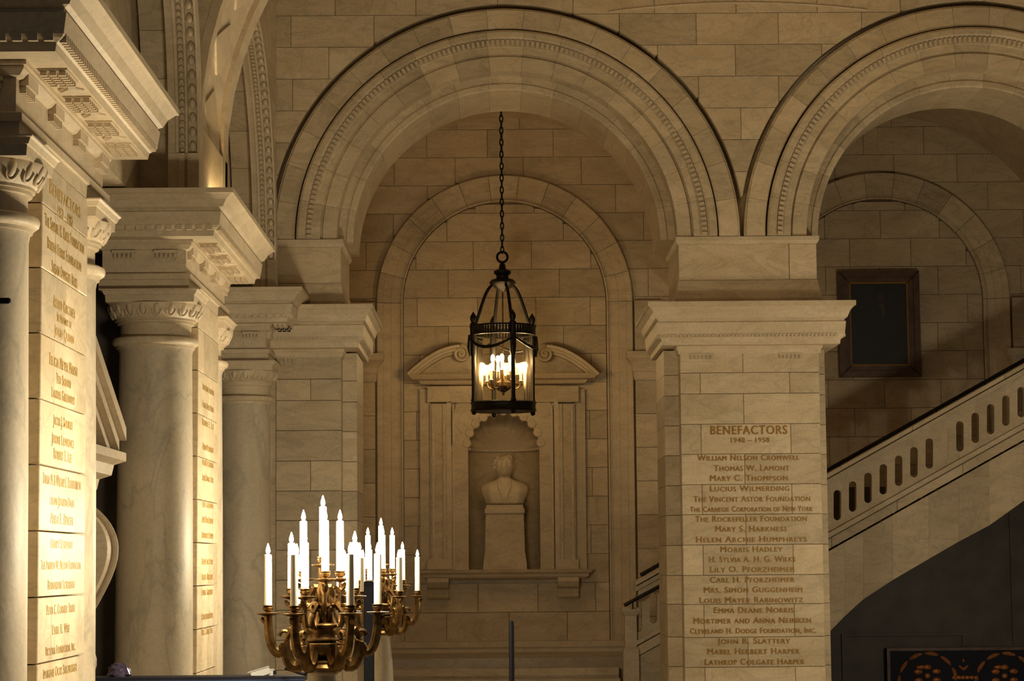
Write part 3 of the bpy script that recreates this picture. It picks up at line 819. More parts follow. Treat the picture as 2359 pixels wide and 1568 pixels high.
# the flat stone round the arched opening, pierced by the niche
def pierced():
    xo0, xo1 = UX(1036, 1100, yf), UX(1276, 1100, yf); zo = UZ(1160, 925, yf)
    inner = [(NA, NZ0)] + [(NC - NR * math.cos(pi * i / 20), NZS + NR * math.sin(pi * i / 20)) for i in range(21)] + [(NB, NZ0)]
    outer = []
    for x, z in inner:
        dx, dz = x - NC, z - NZS
        if z <= NZS + 1e-6: outer.append((xo0 if dx < 0 else xo1, z)); continue
        k = min((xo1 - NC) / abs(dx) if abs(dx) > 1e-6 else 9, (zo - NZS) / dz)
        outer.append((NC + dx * k, NZS + dz * k))
    n = len(inner); V, Fc = [], []
    for y in (YB - .08, YB + .12):
        V += [(x, y, z) for x, z in inner] + [(x, y, z) for x, z in outer]
    for i in range(n - 1):
        Fc += [(i, i + 1, n + i + 1, n + i), (2 * n + i, 2 * n + i + 1, 3 * n + i + 1, 3 * n + i), (i, i + 1, 2 * n + i + 1, 2 * n + i), (n + i, n + i + 1, 3 * n + i + 1, 3 * n + i)]
    return V, Fc
part('niche_panel', pierced(), M_STONE, ns)
# curved back of the niche and its fluted shell head
V, Fc = [], []
nn = 24
for z in (NZ0, NZS):
    for i in range(nn + 1):
        a = pi * i / nn
        V.append((NC - NR * math.cos(a), YB + .1 + .62 * math.sin(a), z))
Fc = [(i, i + 1, nn + 2 + i, nn + 1 + i) for i in range(nn)]
part('niche_back', (V, Fc), M_STONE, ns, smooth=True)
V, Fc = [], []
nf, nr_ = 72, 8
for j in range(nr_ + 1):
    q = pi / 2 * j / nr_
    for i in range(nf + 1):
        a = pi * i / nf
        rr = 1 + .05 * math.cos(a * 22) * math.cos(q)
        V.append((NC - NR * rr * math.cos(a) * math.cos(q), YB + .1 + .62 * math.sin(q), NZS + NR * rr * math.sin(a) * math.cos(q)))
for j in range(nr_):
    for i in range(nf): Fc.append((j * (nf + 1) + i, j * (nf + 1) + i + 1, (j + 1) * (nf + 1) + i + 1, (j + 1) * (nf + 1) + i))
part('shell_head', (V, Fc), M_TRIM, ns, smooth=True)
for i in range(11):                                # scalloped rim
    a = pi * (i + .5) / 11
    o = part('scallop', lathe([(.0, -.03), (.07, -.03), (.085, 0), (.07, .03), (.0, .03)], 0, 0, 10), M_TRIM, ns, smooth=True)
    o.data.transform(Matrix.Translation(ORG[ns.name])); o.data.transform(Matrix.Translation(-ORG[ns.name]) @ Matrix.Translation((NC - (NR + .03) * math.cos(a), YB - .07, NZS + (NR + .03) * math.sin(a))) @ Matrix.Rotation(pi / 2, 4, 'X'))
part('niche_ledge', ring_sector([(1, UZ(1160, 1036, YB)), (1.0, UZ(1160, 1030, YB)), (.93, UZ(1160, 1030, YB)), (.93, UZ(1160, 1036, YB))], 0, 0, 0, pi, 24, lambda u, v, d: (NC + NR * u, YB + .1 + .62 * v, d)), M_TRIM, ns)
for s in (0, 1):
    mir = (lambda x: x) if s == 0 else (lambda x: 2 * 1159 - x)
    def B(x0, x1, *a):
        p, q = sorted((mir(x0), mir(x1)))
        return bx(p, q, *a)
    part('jamb_back', B(968, 992, 895, 1311, .10, -.05), M_TRIM, ns)
    part('jamb', B(992, 1030, 930, 1311, .17, -.05), M_STONE, ns)
    part('jamb_fillet', B(996, 1001, 930, 1311, .20, .1), M_TRIM, ns)
    part('jamb_fillet', B(1021, 1026, 930, 1311, .20, .1), M_TRIM, ns)
    part('inner_architrave', B(1030, 1040, 925, 1311, .13, -.05), M_TRIM, ns)
    part('inner_architrave', B(1043, 1047, 932, 1311, .11, -.05), M_TRIM, ns)
    part('frieze_block', B(985, 1034, 890, 926, .20, -.05), M_STONE, ns)
    part('jamb_base', B(985, 1037, 1288, 1311, .215, -.05), M_TRIM, ns)
    # console under the sill
    c0, c1 = sorted((UX(mir(985), 1350, yf), UX(mir(1034), 1350, yf)))
    z0, z1 = UZ(1010, 1380, yf), UZ(1010, 1331, yf)
    pr_ = [(YB, z1), (YB - .34, z1), (YB - .36, z1 - .07), (YB - .30, z1 - .16), (YB - .20, z1 - .2), (YB - .18, z0 + .08), (YB - .20, z0 + .04), (YB - .16, z0), (YB, z0)]
    part('console', slab(pr_, c0, c1, lambda u, v, d: (d, u, v), .012), M_TRIM, ns)
    # scrolled half of the broken pediment
    def P3(x, y, d): X_, Z_ = U(mir(x), y, yf); return (X_, YB - d, Z_)
    cv = bez((940, 864), (985, 822), (1018, 803), (1060, 799), 14)
    def ribbon(off0, off1, d0, d1):
        V, Fc = [], []
        for i, (x, y) in enumerate(cv):
            a, b = cv[max(i - 1, 0)], cv[min(i + 1, len(cv) - 1)]
            tx, ty = b[0] - a[0], b[1] - a[1]; l = math.hypot(tx, ty); nx, ny = -ty / l, tx / l
            for o_, d_ in ((off0, d0), (off0, d1), (off1, d1), (off1, d0)):
                V.append(P3(x + nx * o_, y + ny * o_, d_))
        for i in range(len(cv) - 1):
            for q in range(4):
                p = (q + 1) % 4
                Fc.append((i * 4 + q, i * 4 + p, i * 4 + 4 + p, i * 4 + 4 + q))
        n = len(cv) - 1
        Fc += [(0, 1, 2, 3), (n * 4, n * 4 + 1, n * 4 + 2, n * 4 + 3)]
        return V, Fc
    part('pediment_scroll', ribbon(-2, 5, .46, -.02), M_TRIM, ns)
    part('pediment_moulding', ribbon(5, 11, .36, -.02), M_TRIM, ns)
    part('pediment_moulding', ribbon(11, 16, .26, -.02), M_TRIM, ns)
    sp = []
    for i in range(40):
        a = -pi / 2 + i * .30; rr = 19 * (1 - i / 44)
        sp.append(P3(1062 + rr * math.cos(a), 817 + rr * math.sin(a), .30 + i * .003))
    part('volute', tube(sp, [.035 - .0004 * i for i in range(40)], 6), M_TRIM, ns, smooth=True)
    a_, z_ = U(mir(1062), 817, yf)
    part('volute_drum', xf(lathe([(.13, -.2), (.13, .12), (.05, .2), (.0, .2)], 0, 0, 16), Matrix.Translation((a_, YB - .14, z_)) @ Matrix.Rotation(pi / 2, 4, 'X')), M_TRIM, ns)
    V_ = [P3(x, y, .06) for x, y in cv] + [P3(1085, 866, .06), P3(945, 868, .06)]
    part('pediment_field', (V_ + [(a, YB, c) for a, b, c in V_], [tuple(range(len(V_)))]), M_STONE, ns)
part('horizontal_cornice', mitred([(0, UZ(1160, 886, yf)), (.05, UZ(1160, 884, yf)), (.08, UZ(1160, 877, yf)), (.2, UZ(1160, 874, yf)), (.24, UZ(1160, 868, yf)), (.26, UZ(1160, 864, yf)), (0, UZ(1160, 863, yf))], UX(976, 870, yf), UX(1342, 870, yf), YB - .2, YB + .05), M_TRIM, ns)
part('frieze', bx(1034, 1284, 888, 926, .13, -.05), M_STONE, ns)
part('sill', mitred([(-.04, UZ(1160, 1333, yf)), (.02, UZ(1160, 1328, yf)), (.03, UZ(1160, 1322, yf)), (.08, UZ(1160, 1318, yf)), (.10, UZ(1160, 1312, yf)), (0, NZ0)], UX(978, 1320, yf), UX(1352, 1320, yf), YB - .32, YB + .05), M_TRIM, ns)

# ------------------------------------------------------------------ bust on its pedestal
bp_ = thing('bust_pedestal', 'plain stone pedestal inside the niche', 'pedestal', (NC, YB + .1, NZ0))
YP = YB + .12
def pw(px0, px1): return (UX(px1, 1200, YP) - UX(px0, 1200, YP)) / 2
pz = lambda y: UZ(1162, y, YP)
cxp = UX(1163, 1240, YP)
def taper(rows, cx, cy, dep):
    V, Fc = [], []
    for hw, z in rows:
        d_ = dep * hw / rows[0][0]
        V += [(cx - hw, cy - d_, z), (cx + hw, cy - d_, z), (cx + hw, cy + d_, z), (cx - hw, cy + d_, z)]
    for k in range(len(rows) - 1):
        for i in range(4):
            j = (i + 1) % 4; Fc.append((k * 4 + i, k * 4 + j, k * 4 + 4 + j, k * 4 + 4 + i))
    Fc += [(0, 1, 2, 3), tuple((len(rows) - 1) * 4 + i for i in range(4))]
    return V, Fc
part('pedestal_shaft', taper([(pw(1114, 1214), NZ0 + .001), (pw(1114, 1213), pz(1298)), (pw(1118, 1209), pz(1270)), (pw(1119, 1206), pz(1182))], cxp, YP, .30), M_STONE, bp_)
part('pedestal_cap', taper([(pw(1117, 1208), pz(1182)), (pw(1117, 1208), pz(1174)), (pw(1121, 1205), pz(1168)), (pw(1121, 1204), pz(1163))], cxp, YP, .30), M_TRIM, bp_)
zb_ = pz(1163); zt_ = pz(1049); hh = zt_ - zb_
rows = [  # (t, half width, half depth, y offset)
 (0, .33, .20, 0), (.05, .34, .22, 0), (.14, .37, .235, 0), (.24, .41, .24, .01), (.33, .425, .235, .02), (.40, .40, .22, .03), (.46, .30, .19, .03), (.50, .17, .15, .02), (.53, .12, .125, .0), (.56, .105, .115, -.02),
 (.59, .11, .13, -.04), (.63, .13, .155, -.055), (.69, .15, .17, -.055), (.75, .158, .175, -.05), (.82, .162, .178, -.045), (.89, .155, .172, -.04), (.95, .12, .135, -.03), (.985, .06, .07, -.02), (1.0, .01, .01, -.02)]
V, Fc = [], []; ns_ = 32
for t_, hw, hd, oy in rows:
    for i in range(ns_):
        a = 2 * pi * i / ns_
        ca, sa = math.cos(a), math.sin(a)
        x, y = hw * ca, hd * sa
        if t_ > .58:
            f = max(0, -sa) ** 10                       # nose and chin stand forward
            y -= f * {.59: .02, .63: .035, .69: .03, .75: .085, .82: .03}.get(t_, 0)
            e = max(0, 1 - abs(abs(x) - .06) / .035) if sa < 0 else 0
            if t_ == .82: y += .05 * e                   # eye sockets
        elif t_ < .42:
            y += .012 * math.sin(a * 9)                  # folds of the coat
        V.append((cxp + x, YP - .02 + y + oy, zb_ + t_ * hh))
for k in range(len(rows) - 1):
    for i in range(ns_):
        j = (i + 1) % ns_; Fc.append((k * ns_ + i, k * ns_ + j, (k + 1) * ns_ + j, (k + 1) * ns_ + i))
Fc += [tuple(range(ns_)), tuple(range((len(rows) - 1) * ns_, len(rows) * ns_))]
bu = thing('bust', 'pale marble bust of a man in the niche', 'bust', (cxp, YP, zb_))
o = part('bust_body', (V, Fc), M_BUST, bu, smooth=True)
md = o.modifiers.new('sub', 'SUBSURF'); md.levels = 1; md.render_levels = 2
hr = []
for i in range(46):
    a = random.uniform(0, 2 * pi); t_ = random.uniform(.70, .98)
    if math.sin(a) < -.3 and t_ < .92: continue
    rr = .165 * math.sqrt(max(.05, 1 - ((t_ - .78) / .24) ** 2))
    hr.append(sphere((cxp + rr * math.cos(a), YP - .065 + rr * 1.05 * math.sin(a), zb_ + t_ * hh), .034, .034, .034, 7, 5))
part('hair', join(*hr), M_BUST, bu, smooth=True)
for s in (-1, 1):
    part('ear', sphere((cxp + s * .158, YP - .06, zb_ + .77 * hh), .018, .03, .045, 8, 6), M_BUST, bu, smooth=True)
    part('lapel', tube([(cxp + s * .10, YP - .15, zb_ + .50 * hh), (cxp + s * .09, YP - .235, zb_ + .36 * hh), (cxp + s * .02, YP - .26, zb_ + .12 * hh)], [.02, .035, .02], 6), M_BUST, bu, smooth=True)

# ------------------------------------------------------------------ portrait
YPt = YB - .10
pc = thing('framed_portrait', 'dark framed oil portrait with thin gold inner edge on the back wall', 'portrait', (UX(2026, 745, YPt), YPt, UZ(2026, 868, YPt)))
fx0, fx1 = UX(1932, 745, YPt), UX(2119, 745, YPt); fz0, fz1 = UZ(2026, 868, YPt), UZ(2026, 624, YPt)
fw = UX(1960, 745, YPt) - fx0
def frame(x0, x1, z0, z1, w_f, y0, y1, name, mat):
    for i, poly in enumerate(([(x0, z0), (x1, z0), (x1 - w_f, z0 + w_f), (x0 + w_f, z0 + w_f)], [(x1, z0), (x1, z1), (x1 - w_f, z1 - w_f), (x1 - w_f, z0 + w_f)],
                              [(x1, z1), (x0, z1), (x0 + w_f, z1 - w_f), (x1 - w_f, z1 - w_f)], [(x0, z1), (x0, z0), (x0 + w_f, z0 + w_f), (x0 + w_f, z1 - w_f)])):
        part(name, slab(poly, y0, y1, XZ, .012), mat, pc)
frame(fx0, fx1, fz0, fz1, fw * .5, YPt - .06, YPt + .09, 'frame_rail', M_WOOD)
frame(fx0 + fw * .5, fx1 - fw * .5, fz0 + fw * .5, fz1 - fw * .5, fw * .42, YPt - .02, YPt + .09, 'frame_rail', M_WOOD)
frame(fx0 + fw * .92, fx1 - fw * .92, fz0 + fw * .92, fz1 - fw * .92, fw * .13, YPt - .005, YPt + .09, 'gilt_edge', M_GOLD)
cvx0, cvx1, cvz0, cvz1 = fx0 + fw, fx1 - fw, fz0 + fw, fz1 - fw
cvs = part('canvas', box(cvx0, cvx1, YPt + .03, YPt + .08, cvz0, cvz1), M_CANVAS, pc)
xc_, zc_ = UX(2030, 684, YPt), UZ(2030, 684, YPt)
part('painted_figure', ([(xc_ + .055 * math.cos(a), YPt + .028, zc_ + .08 * math.sin(a)) for a in [2 * pi * i / 16 for i in range(16)]], [tuple(range(16))]), M_SKIN, cvs)
part('painted_figure', ([(xc_ - .05, YPt + .028, zc_ - .11), (xc_ + .05, YPt + .028, zc_ - .11), (xc_ + .06, YPt + .028, zc_ - .25), (xc_ + .03, YPt + .028, zc_ - .4), (xc_ - .01, YPt + .028, zc_ - .2)], [tuple(range(5))]), M_SHIRT, cvs)

# ------------------------------------------------------------------ staircase behind the arcade
YS = 36.2
st = thing('staircase', 'stone staircase flight climbing to the right with a pierced balustrade', 'staircase', (UX(1900, 1450, YS), YS, 0))
def SP(px, py, d=0.0): X_, Z_ = U(px, py, YS); return (X_, YS + d, Z_)
rail = lambda x: 1098 - .5603 * (x - 1895)
XA, XB = 1462, 2520
def band(name, o0, o1, d0, d1, mat=M_TRIM, x0=XA, x1=XB, cuts=1):
    for i in range(cuts):
        a, b = x0 + (x1 - x0) * i / cuts, x0 + (x1 - x0) * (i + 1) / cuts - (.6 if cuts > 1 else 0)
        q = [(a, rail(a) + o0), (b, rail(b) + o0), (b, rail(b) + o1), (a, rail(a) + o1)]
        poly = [U(x, y, YS) for x, y in q]
        part(name, slab(poly, YS + d0, YS + d1, XZ, .008), mat, st)
band('hand_rail', -2, 8, -.20, .30, cuts=5)
band('rail_moulding', 12, 22, -.08, .22, cuts=1)
band('rail_neck', 7, 13, .02, .22, cuts=1)
band('base_rail', 136, 147, -.09, .22)
band('base_neck', 146, 152, .04, .25)
band('string_course', 151, 174, -.03, .3, M_STONE, cuts=7)
band('string_groove', 173, 182, .16, .3, M_STONE)
sl = lambda x: rail(x) + 84                                   # centre line of the slots
HS, WS = 35, 8.6                                              # half height, half width of a slot in px
centres = [1929 + 35.3 * k for k in range(-13, 17)]
def half_slot(xc, side):                                      # outline of one side of a slot, top to bottom
    yc = sl(xc); pts = [(xc, yc - HS)]
    for i in range(1, 5):
        a = pi / 2 * i / 4; pts.append((xc + side * WS * math.sin(a), yc - HS + WS - WS * math.cos(a)))
    for i in range(0, 5):
        a = pi / 2 * i / 4; pts.append((xc + side * WS * math.cos(a), yc + HS - WS + WS * math.sin(a)))
    return pts
for xa, xb in zip(centres[:-1], centres[1:]):
    left = half_slot(xa, 1); right = half_slot(xb, -1)
    poly = [(xa, rail(xa) + 21)] + left + [(xa, rail(xa) + 137), (xb, rail(xb) + 137)] + list(reversed(right)) + [(xb, rail(xb) + 21)]
    pp = [U(x, y, YS) for x, y in poly]
    n = len(pp)
    V = [(x, YS, z) for x, z in pp] + [(x, YS + .16, z) for x, z in pp]
    part('baluster', (V, [tuple(range(n)), tuple(range(n, 2 * n))] + [(i, (i + 1) % n, n + (i + 1) % n, n + i) for i in range(n)]), M_TRIM, st)
x7 = 1929 + 35.3 * 7
pp = [U(x, y, YS) for x, y in [(x7 - 12, sl(x7) - 38), (x7 + 12, sl(x7) - 42), (x7 + 12, sl(x7) + 38), (x7 - 12, sl(x7) + 42)]]
part('blind_panel', slab(pp, YS + .02, YS + .14, XZ, .004), M_TRIM, st)
# rampant arch carrying the flight
curve = [(1700, 1690), (1790, 1590), (1860, 1506), (1902, 1464), (1947, 1418), (1989, 1380), (2056, 1336), (2140, 1287), (2209, 1247), (2279, 1210), (2359, 1153), (2440, 1103), (2520, 1062)]
for i, ((xa, ya), (xb, yb)) in enumerate(zip(curve[:-1], curve[1:])):
    q = [(xa, ya), (xb, yb), (xb, rail(xb) + 179), (xa, rail(xa) + 179)]
    part('string_stone', slab([U(x, y, YS) for x, y in q], YS, YS + .45, XZ, .004), M_STONE, st)
poly = [U(x, y, YS) for x, y in ((XA, rail(XA) + 176), (1700, rail(1700) + 176), (1700, 1690), (XA, 1690))]
part('string_stone', slab(poly, YS, YS + .45, XZ, .004), M_STONE, st)
# treads behind the balustrade
x0s, z0s = U(1480, rail(1480) + 150, YS); x1s, z1s = U(2500, rail(2500) + 150, YS)
nst = 32
for i in range(nst):
    xa = x0s + (x1s - x0s) * i / nst; z = z0s + (z1s - z0s) * (i + 1) / nst - .05
    part('tread', box(xa, xa + (x1s - x0s) / nst + .03, YS + .16, YB - .42, z - .22, z), M_STONE, st)
# newel at the foot
nx, nz = U(1452, 1400, YS)
part('newel', mitred([(0, FLOOR_B - .5), (.03, FLOOR_B - .5), (.03, FLOOR_B + .15), (0, FLOOR_B + .2), (0, nz - .12), (.02, nz - .1), (.05, nz - .05), (.05, nz), (0, nz + .02)], nx - .09, nx + .09, YS - .08, YS + .22), M_TRIM, st)
hrl = thing('handrail', 'black metal handrail in front of the balustrade left of the inscribed pier', 'handrail', (nx, YS - .35, FLOOR_B))
ha, hb = U(1438, 1394, YS - .35), U(1600, 1306, YS - .35)
part('rail_bar', tube([(ha[0], YS - .35, ha[1]), (hb[0], YS - .35, hb[1])], .03, 10), M_IRON, hrl, smooth=True)
pts = [U(x, rail(x) - 9, YS + .1) for x in (1475, 2500)]
sh_ = thing('stair_handrail', 'long dark handrail along the top of the pierced balustrade', 'handrail', (pts[0][0], YS + .1, pts[0][1]))
part('rail_bar', tube([(x, YS + .1, z) for x, z in pts], .032, 10), M_IRON, sh_, smooth=True)
for q in [i / 9 for i in range(10)]:
    x_, z_ = [pts[0][i] + (pts[1][i] - pts[0][i]) * (.01 + .98 * q) for i in (0, 1)]
    part('rail_bracket', tube([(x_, YS + .1, z_ - .02), (x_, YS + .1, z_ - .075)], .012, 6), M_IRON, sh_)
for q in (.12, .55, .92):
    x_, z_ = ha[0] + (hb[0] - ha[0]) * q, ha[1] + (hb[1] - ha[1]) * q
    part('rail_bracket', tube([(x_, YS - .35, z_ - .02), (x_, YS - .35, z_ - .1), (x_, YS - .0, z_ - .14)], .012, 6), M_IRON, hrl)
cs = thing('landing_steps', 'broad stone steps leading up to the landing under the left arch', 'steps', (C1, 36, 0))
ns_t = 9
for i in range(ns_t):
    z1 = FLOOR_B * (ns_t - i) / (ns_t + 1) ; y0 = 37.2 - .36 * (i + 1)
    part('step', join(box(C1 - 2.05, C1 + 1.75, y0, 37.2, z1 - .12, z1), box(C1 - 2.05, C1 + 1.75, y0 + .04, 37.2, max(0, z1 - .2), z1 - .12)), M_STONE, cs)
# dark panelled wall under the flight with a gilded grille
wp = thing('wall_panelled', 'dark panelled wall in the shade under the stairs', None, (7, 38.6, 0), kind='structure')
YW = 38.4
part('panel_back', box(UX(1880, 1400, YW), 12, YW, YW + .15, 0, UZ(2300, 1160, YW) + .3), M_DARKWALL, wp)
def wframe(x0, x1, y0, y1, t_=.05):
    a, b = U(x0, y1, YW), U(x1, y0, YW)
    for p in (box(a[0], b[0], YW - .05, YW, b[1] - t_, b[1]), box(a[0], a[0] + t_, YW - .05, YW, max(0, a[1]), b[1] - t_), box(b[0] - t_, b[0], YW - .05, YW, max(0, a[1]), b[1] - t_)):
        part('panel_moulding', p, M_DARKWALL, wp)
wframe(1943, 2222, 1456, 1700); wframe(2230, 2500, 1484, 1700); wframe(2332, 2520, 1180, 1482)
YG = 38.2
gp = thing('gilded_panel', 'dark panel with copper coloured scrolls at the lower right corner', 'panel', (UX(2230, 1560, YG), YG, 0))
gx0, gz1 = U(2042, 1492, YG); gx1 = UX(2420, 1500, YG)
part('panel_board', box(gx0, gx1, YG, YG + .12, 0, gz1), M_NAVY, gp)
part('panel_border', join(box(gx0, gx1, YG - .04, YG, gz1 - .05, gz1), box(gx0, gx0 + .05, YG - .04, YG, 0, gz1 - .05), box(gx1 - .05, gx1, YG - .04, YG, 0, gz1 - .05)), M_WOOD, gp)
def G(px, py): X_, Z_ = U(px, py, YG); return (X_, YG - .02, Z_)
for cx0 in (2136, 2314):
    n = 11
    for i in range(n):
        a0, a1 = 2 * pi * i / n + .05, 2 * pi * (i + 1) / n - .05
        pts = [G(cx0 + 66 * math.cos(a0 + (a1 - a0) * q / 5), 1570 + 66 * math.sin(a0 + (a1 - a0) * q / 5)) for q in range(6)]
        part('scroll_leaf', tube(pts, [.012, .028, .034, .034, .028, .012], 6), M_GILT, gp, smooth=True)
    for i in range(6):
        a = 2 * pi * i / 6 + .5
        c = G(cx0 + 24 * math.cos(a), 1556 + 20 * math.sin(a))
        part('flower_petal', sphere(c, .07, .03, .045, 8, 6), M_GILT, gp, smooth=True)
    part('flower_petal', sphere(G(cx0, 1556), .05, .04, .05, 8, 6), M_GILT, gp, smooth=True)
    part('flower_petal', sphere(G(cx0 - 14, 1536), .085, .03, .035, 8, 6), M_GILT, gp, smooth=True)
for i in range(6):
    part('scroll_leaf', sphere(G(2198 + i * 10, 1560), .045, .03, .035, 8, 6), M_GILT, gp, smooth=True)
part('scroll_leaf', sphere(G(2219, 1521), .02, .02, .03, 8, 6), M_GILT, gp, smooth=True)
for s in (-1, 1):
    part('scroll_leaf', tube([G(2219, 1542), G(2219 + s * 6, 1536), G(2219 + s * 11, 1532)], [.02, .02, .008], 6), M_GILT, gp, smooth=True)

# ------------------------------------------------------------------ candelabra
def candelabrum(label, plabel, cx, cy, zc, watt=None):
    """zc = height of the lower candle cups"""
    k = 1.0
    t = thing('candelabrum', label, 'candelabrum', (cx, cy, zc - .45), 'bronze candelabra along the left wall')
    zb = zc - .45
    body = [(.10, zb), (.165, zb + .005), (.17, zb + .02), (.15, zb + .045), (.155, zb + .06), (.13, zb + .075), (.11, zb + .085), (.135, zb + .11), (.155, zb + .15), (.15, zb + .185), (.125, zb + .20)]
    part('bowl', lathe(body, cx, cy, 32), M_BRONZE, t, smooth=True)
    part('drum', lathe([(.125, zb + .20), (.14, zb + .205), (.14, zb + .215), (.10, zb + .23), (.095, zb + .27), (.10, zb + .29), (.118, zb + .30), (.122, zb + .315), (.11, zb + .325), (.05, zb + .335)], cx, cy, 32), M_BRONZE, t, smooth=True)
    part('stem', lathe([(.05, zb + .335), (.06, zb + .36), (.062, zb + .40), (.052, zb + .43), (.075, zb + .44), (.075, zb + .45), (.03, zb + .47), (.045, zb + .52), (.05, zb + .56), (.03, zb + .60), (.032, zb + .66), (.028, zb + .74)], cx, cy, 20), M_BRONZE, t, smooth=True)
    for i in range(8):
        a = 2 * pi * i / 8
        part('leaf', tube([(cx + q * math.cos(a), cy + q * math.sin(a), zb + z) for q, z in ((.05, .34), (.075, .37), (.07, .42), (.09, .44))], [.012, .02, .02, .006], 6), M_BRONZE, t, smooth=True)
    def candle(ang, rad, zcup, h=.405, r=.027, arm=True):
        px_, py_ = cx + rad * math.cos(ang), cy + rad * math.sin(ang)
        cu = part('candle_cup', lathe([(.012, zcup - .075), (.03, zcup - .07), (.078, zcup - .055), (.08, zcup - .048), (.02, zcup - .045), (.02, zcup - .038), (.034, zcup - .03), (.038, zcup - .012), (.03, zcup - .004), (.04, zcup), (.04, zcup + .006), (.0, zcup + .006)], px_, py_, 20, caps=False), M_BRONZE, t, smooth=True)
        ca = part('candle', lathe([(r, zcup + .004), (r * .93, zcup + h - .05), (r * .7, zcup + h - .045)], px_, py_, 14), M_CANDLE, t, smooth=True)
        part('flame', lathe([(.004, zcup + h - .046), (.013, zcup + h - .034), (.016, zcup + h - .018), (.010, zcup + h + .006), (.002, zcup + h + .032)], px_, py_, 10), M_FLAME, ca, smooth=True)
        point('candle_light', (px_, py_, zcup + h + .07), watt or CANDLE_W, (1.0, .85, .59), t, .03)
        return px_, py_
    def arm(ang, rad, zcup, z0, r0, thick=.032, big=False):
        ca, sa = math.cos(ang), math.sin(ang)
        zl = z0 - .07
        p = bez((r0, z0), (r0 + .05, zl - .08), (r0 + (rad - r0) * .45, zl - .06), (r0 + (rad - r0) * .55, z0 - .01), 8)
        p += bez((r0 + (rad - r0) * .55, z0 - .01), (r0 + (rad - r0) * .75, zl - .06), (rad, zl - .06), (rad, zcup - .07), 9)[1:]
        if big:
            p = bez((.12, zb + .15), (.14, zb - .02), (.26, zb - .02), (.262, zb + .20), 10)
            p += bez((.262, zb + .20), (.27, zb + .08), (.385, zb + .07), (rad, zcup - .07), 10)[1:]
        pts = [(cx + q * ca, cy + q * sa, z) for q, z in p]
        n = len(pts)
        ar = part('arm', tube(pts, [thick * (1.25 - .5 * i / n) for i in range(n)], 8), M_BRONZE, t, smooth=True)
        # acanthus curl and a rosette scroll on the arm
        q = r0 + (rad - r0) * .55
        if big: z0 = zb + .22
        cl = [(cx + (q + .035 * math.cos(u)) * ca, cy + (q + .035 * math.cos(u)) * sa, z0 + .02 + .035 * math.sin(u)) for u in [i * .6 for i in range(9)]]
        part('arm_scroll', tube(cl, [.016 - .001 * i for i in range(9)], 6), M_BRONZE, ar, smooth=True)
        lf = [(cx + (q + d) * ca, cy + (q + d) * sa, z0 + e) for d, e in ((-.01, .0), (-.05, .06), (-.085, .055), (-.10, .03))]
        part('acanthus_leaf', tube(lf, [.014, .03, .026, .008], 6), M_BRONZE, ar, smooth=True)
        lf = [(cx + (rad + d) * ca, cy + (rad + d) * sa, zcup + e) for d, e in ((-.005, -.13), (.03, -.1), (.045, -.085), (.055, -.095))]
        part('acanthus_leaf', tube(lf, [.02, .02, .014, .005], 6), M_BRONZE, ar, smooth=True)
    for i in range(6):
        a = pi * i / 3 + .06
        arm(a, .385, zc, zb + .16, .13, .040, True); candle(a, .385, zc)
    for i in range(4):
        a = pi / 4 + pi * i / 2 + .35
        arm(a, .255, zc + .115, zb + .40, .06, .017); candle(a, .255, zc + .115, .37)
    for i in range(3):
        a = -pi / 2 + .18 + 2 * pi * i / 3
        arm(a, .15, zc + .235, zb + .52, .04, .014); candle(a, .15, zc + .235)
    candle(0, 0, zc + .335)
    pt = thing('marble_pedestal', plabel, 'pedestal', (cx, cy, 0), 'candelabrum pedestals')
    part('pedestal_base', mitred([(0, 0), (.12, 0), (.12, .3), (.08, .34), (.04, .4), (0, .42)], cx - .2, cx + .2, cy - .2, cy + .2), M_TRIM, pt)
    part('pedestal_shaft', lathe([(.22, .42), (.2, .5), (.165, .62), (.15, 1.2), (.12, zb - .3), (.10, zb - .12), (.092, zb - .03)], cx, cy, 28), M_SHAFT, pt, smooth=True)
    part('pedestal_collar', lathe([(.09, zb - .035), (.105, zb - .03), (.108, zb - .015), (.10, zb - .001)], cx, cy, 28), M_TRIM, pt, smooth=True)
    return t
CANDLE_W = 31.0
YC1 = 16.3; YC2 = 24.45
x_, z_ = U(744, 1394, YC1)
cd1 = candelabrum('large gilt bronze candelabrum with many lit candles in the foreground', 'stone pedestal under the nearer candelabrum', x_, YC1, z_)
x2_, z2_ = U(878, 1362, YC2)
cd2 = candelabrum('smaller looking candelabrum behind the foreground one to its right', 'stone pedestal under the farther candelabrum', x2_, YC2, z2_)
cd3 = candelabrum('unseen candelabrum added to the right of the view as fill light', 'unseen stone pedestal under the added candelabrum', 7.25, 27.5, z2_, 33.0)  # extra candelabrum added out of view to brighten the pier between the arches
cb = part('power_cable', tube(bez((x_ - .12, YC1 + .1, z_ - .43), (x_ - .16, YC1 + .5, z_ - .52), (x_ - .2, YC1 + 1.3, z_ - .55), (x_ - .45, YC1 + 2.1, z_ - .53), 16), .012, 8), M_BLACK, smooth=True, loc=None)
tag(cb, 'black cable hanging from the foreground candelabrum', 'cable')

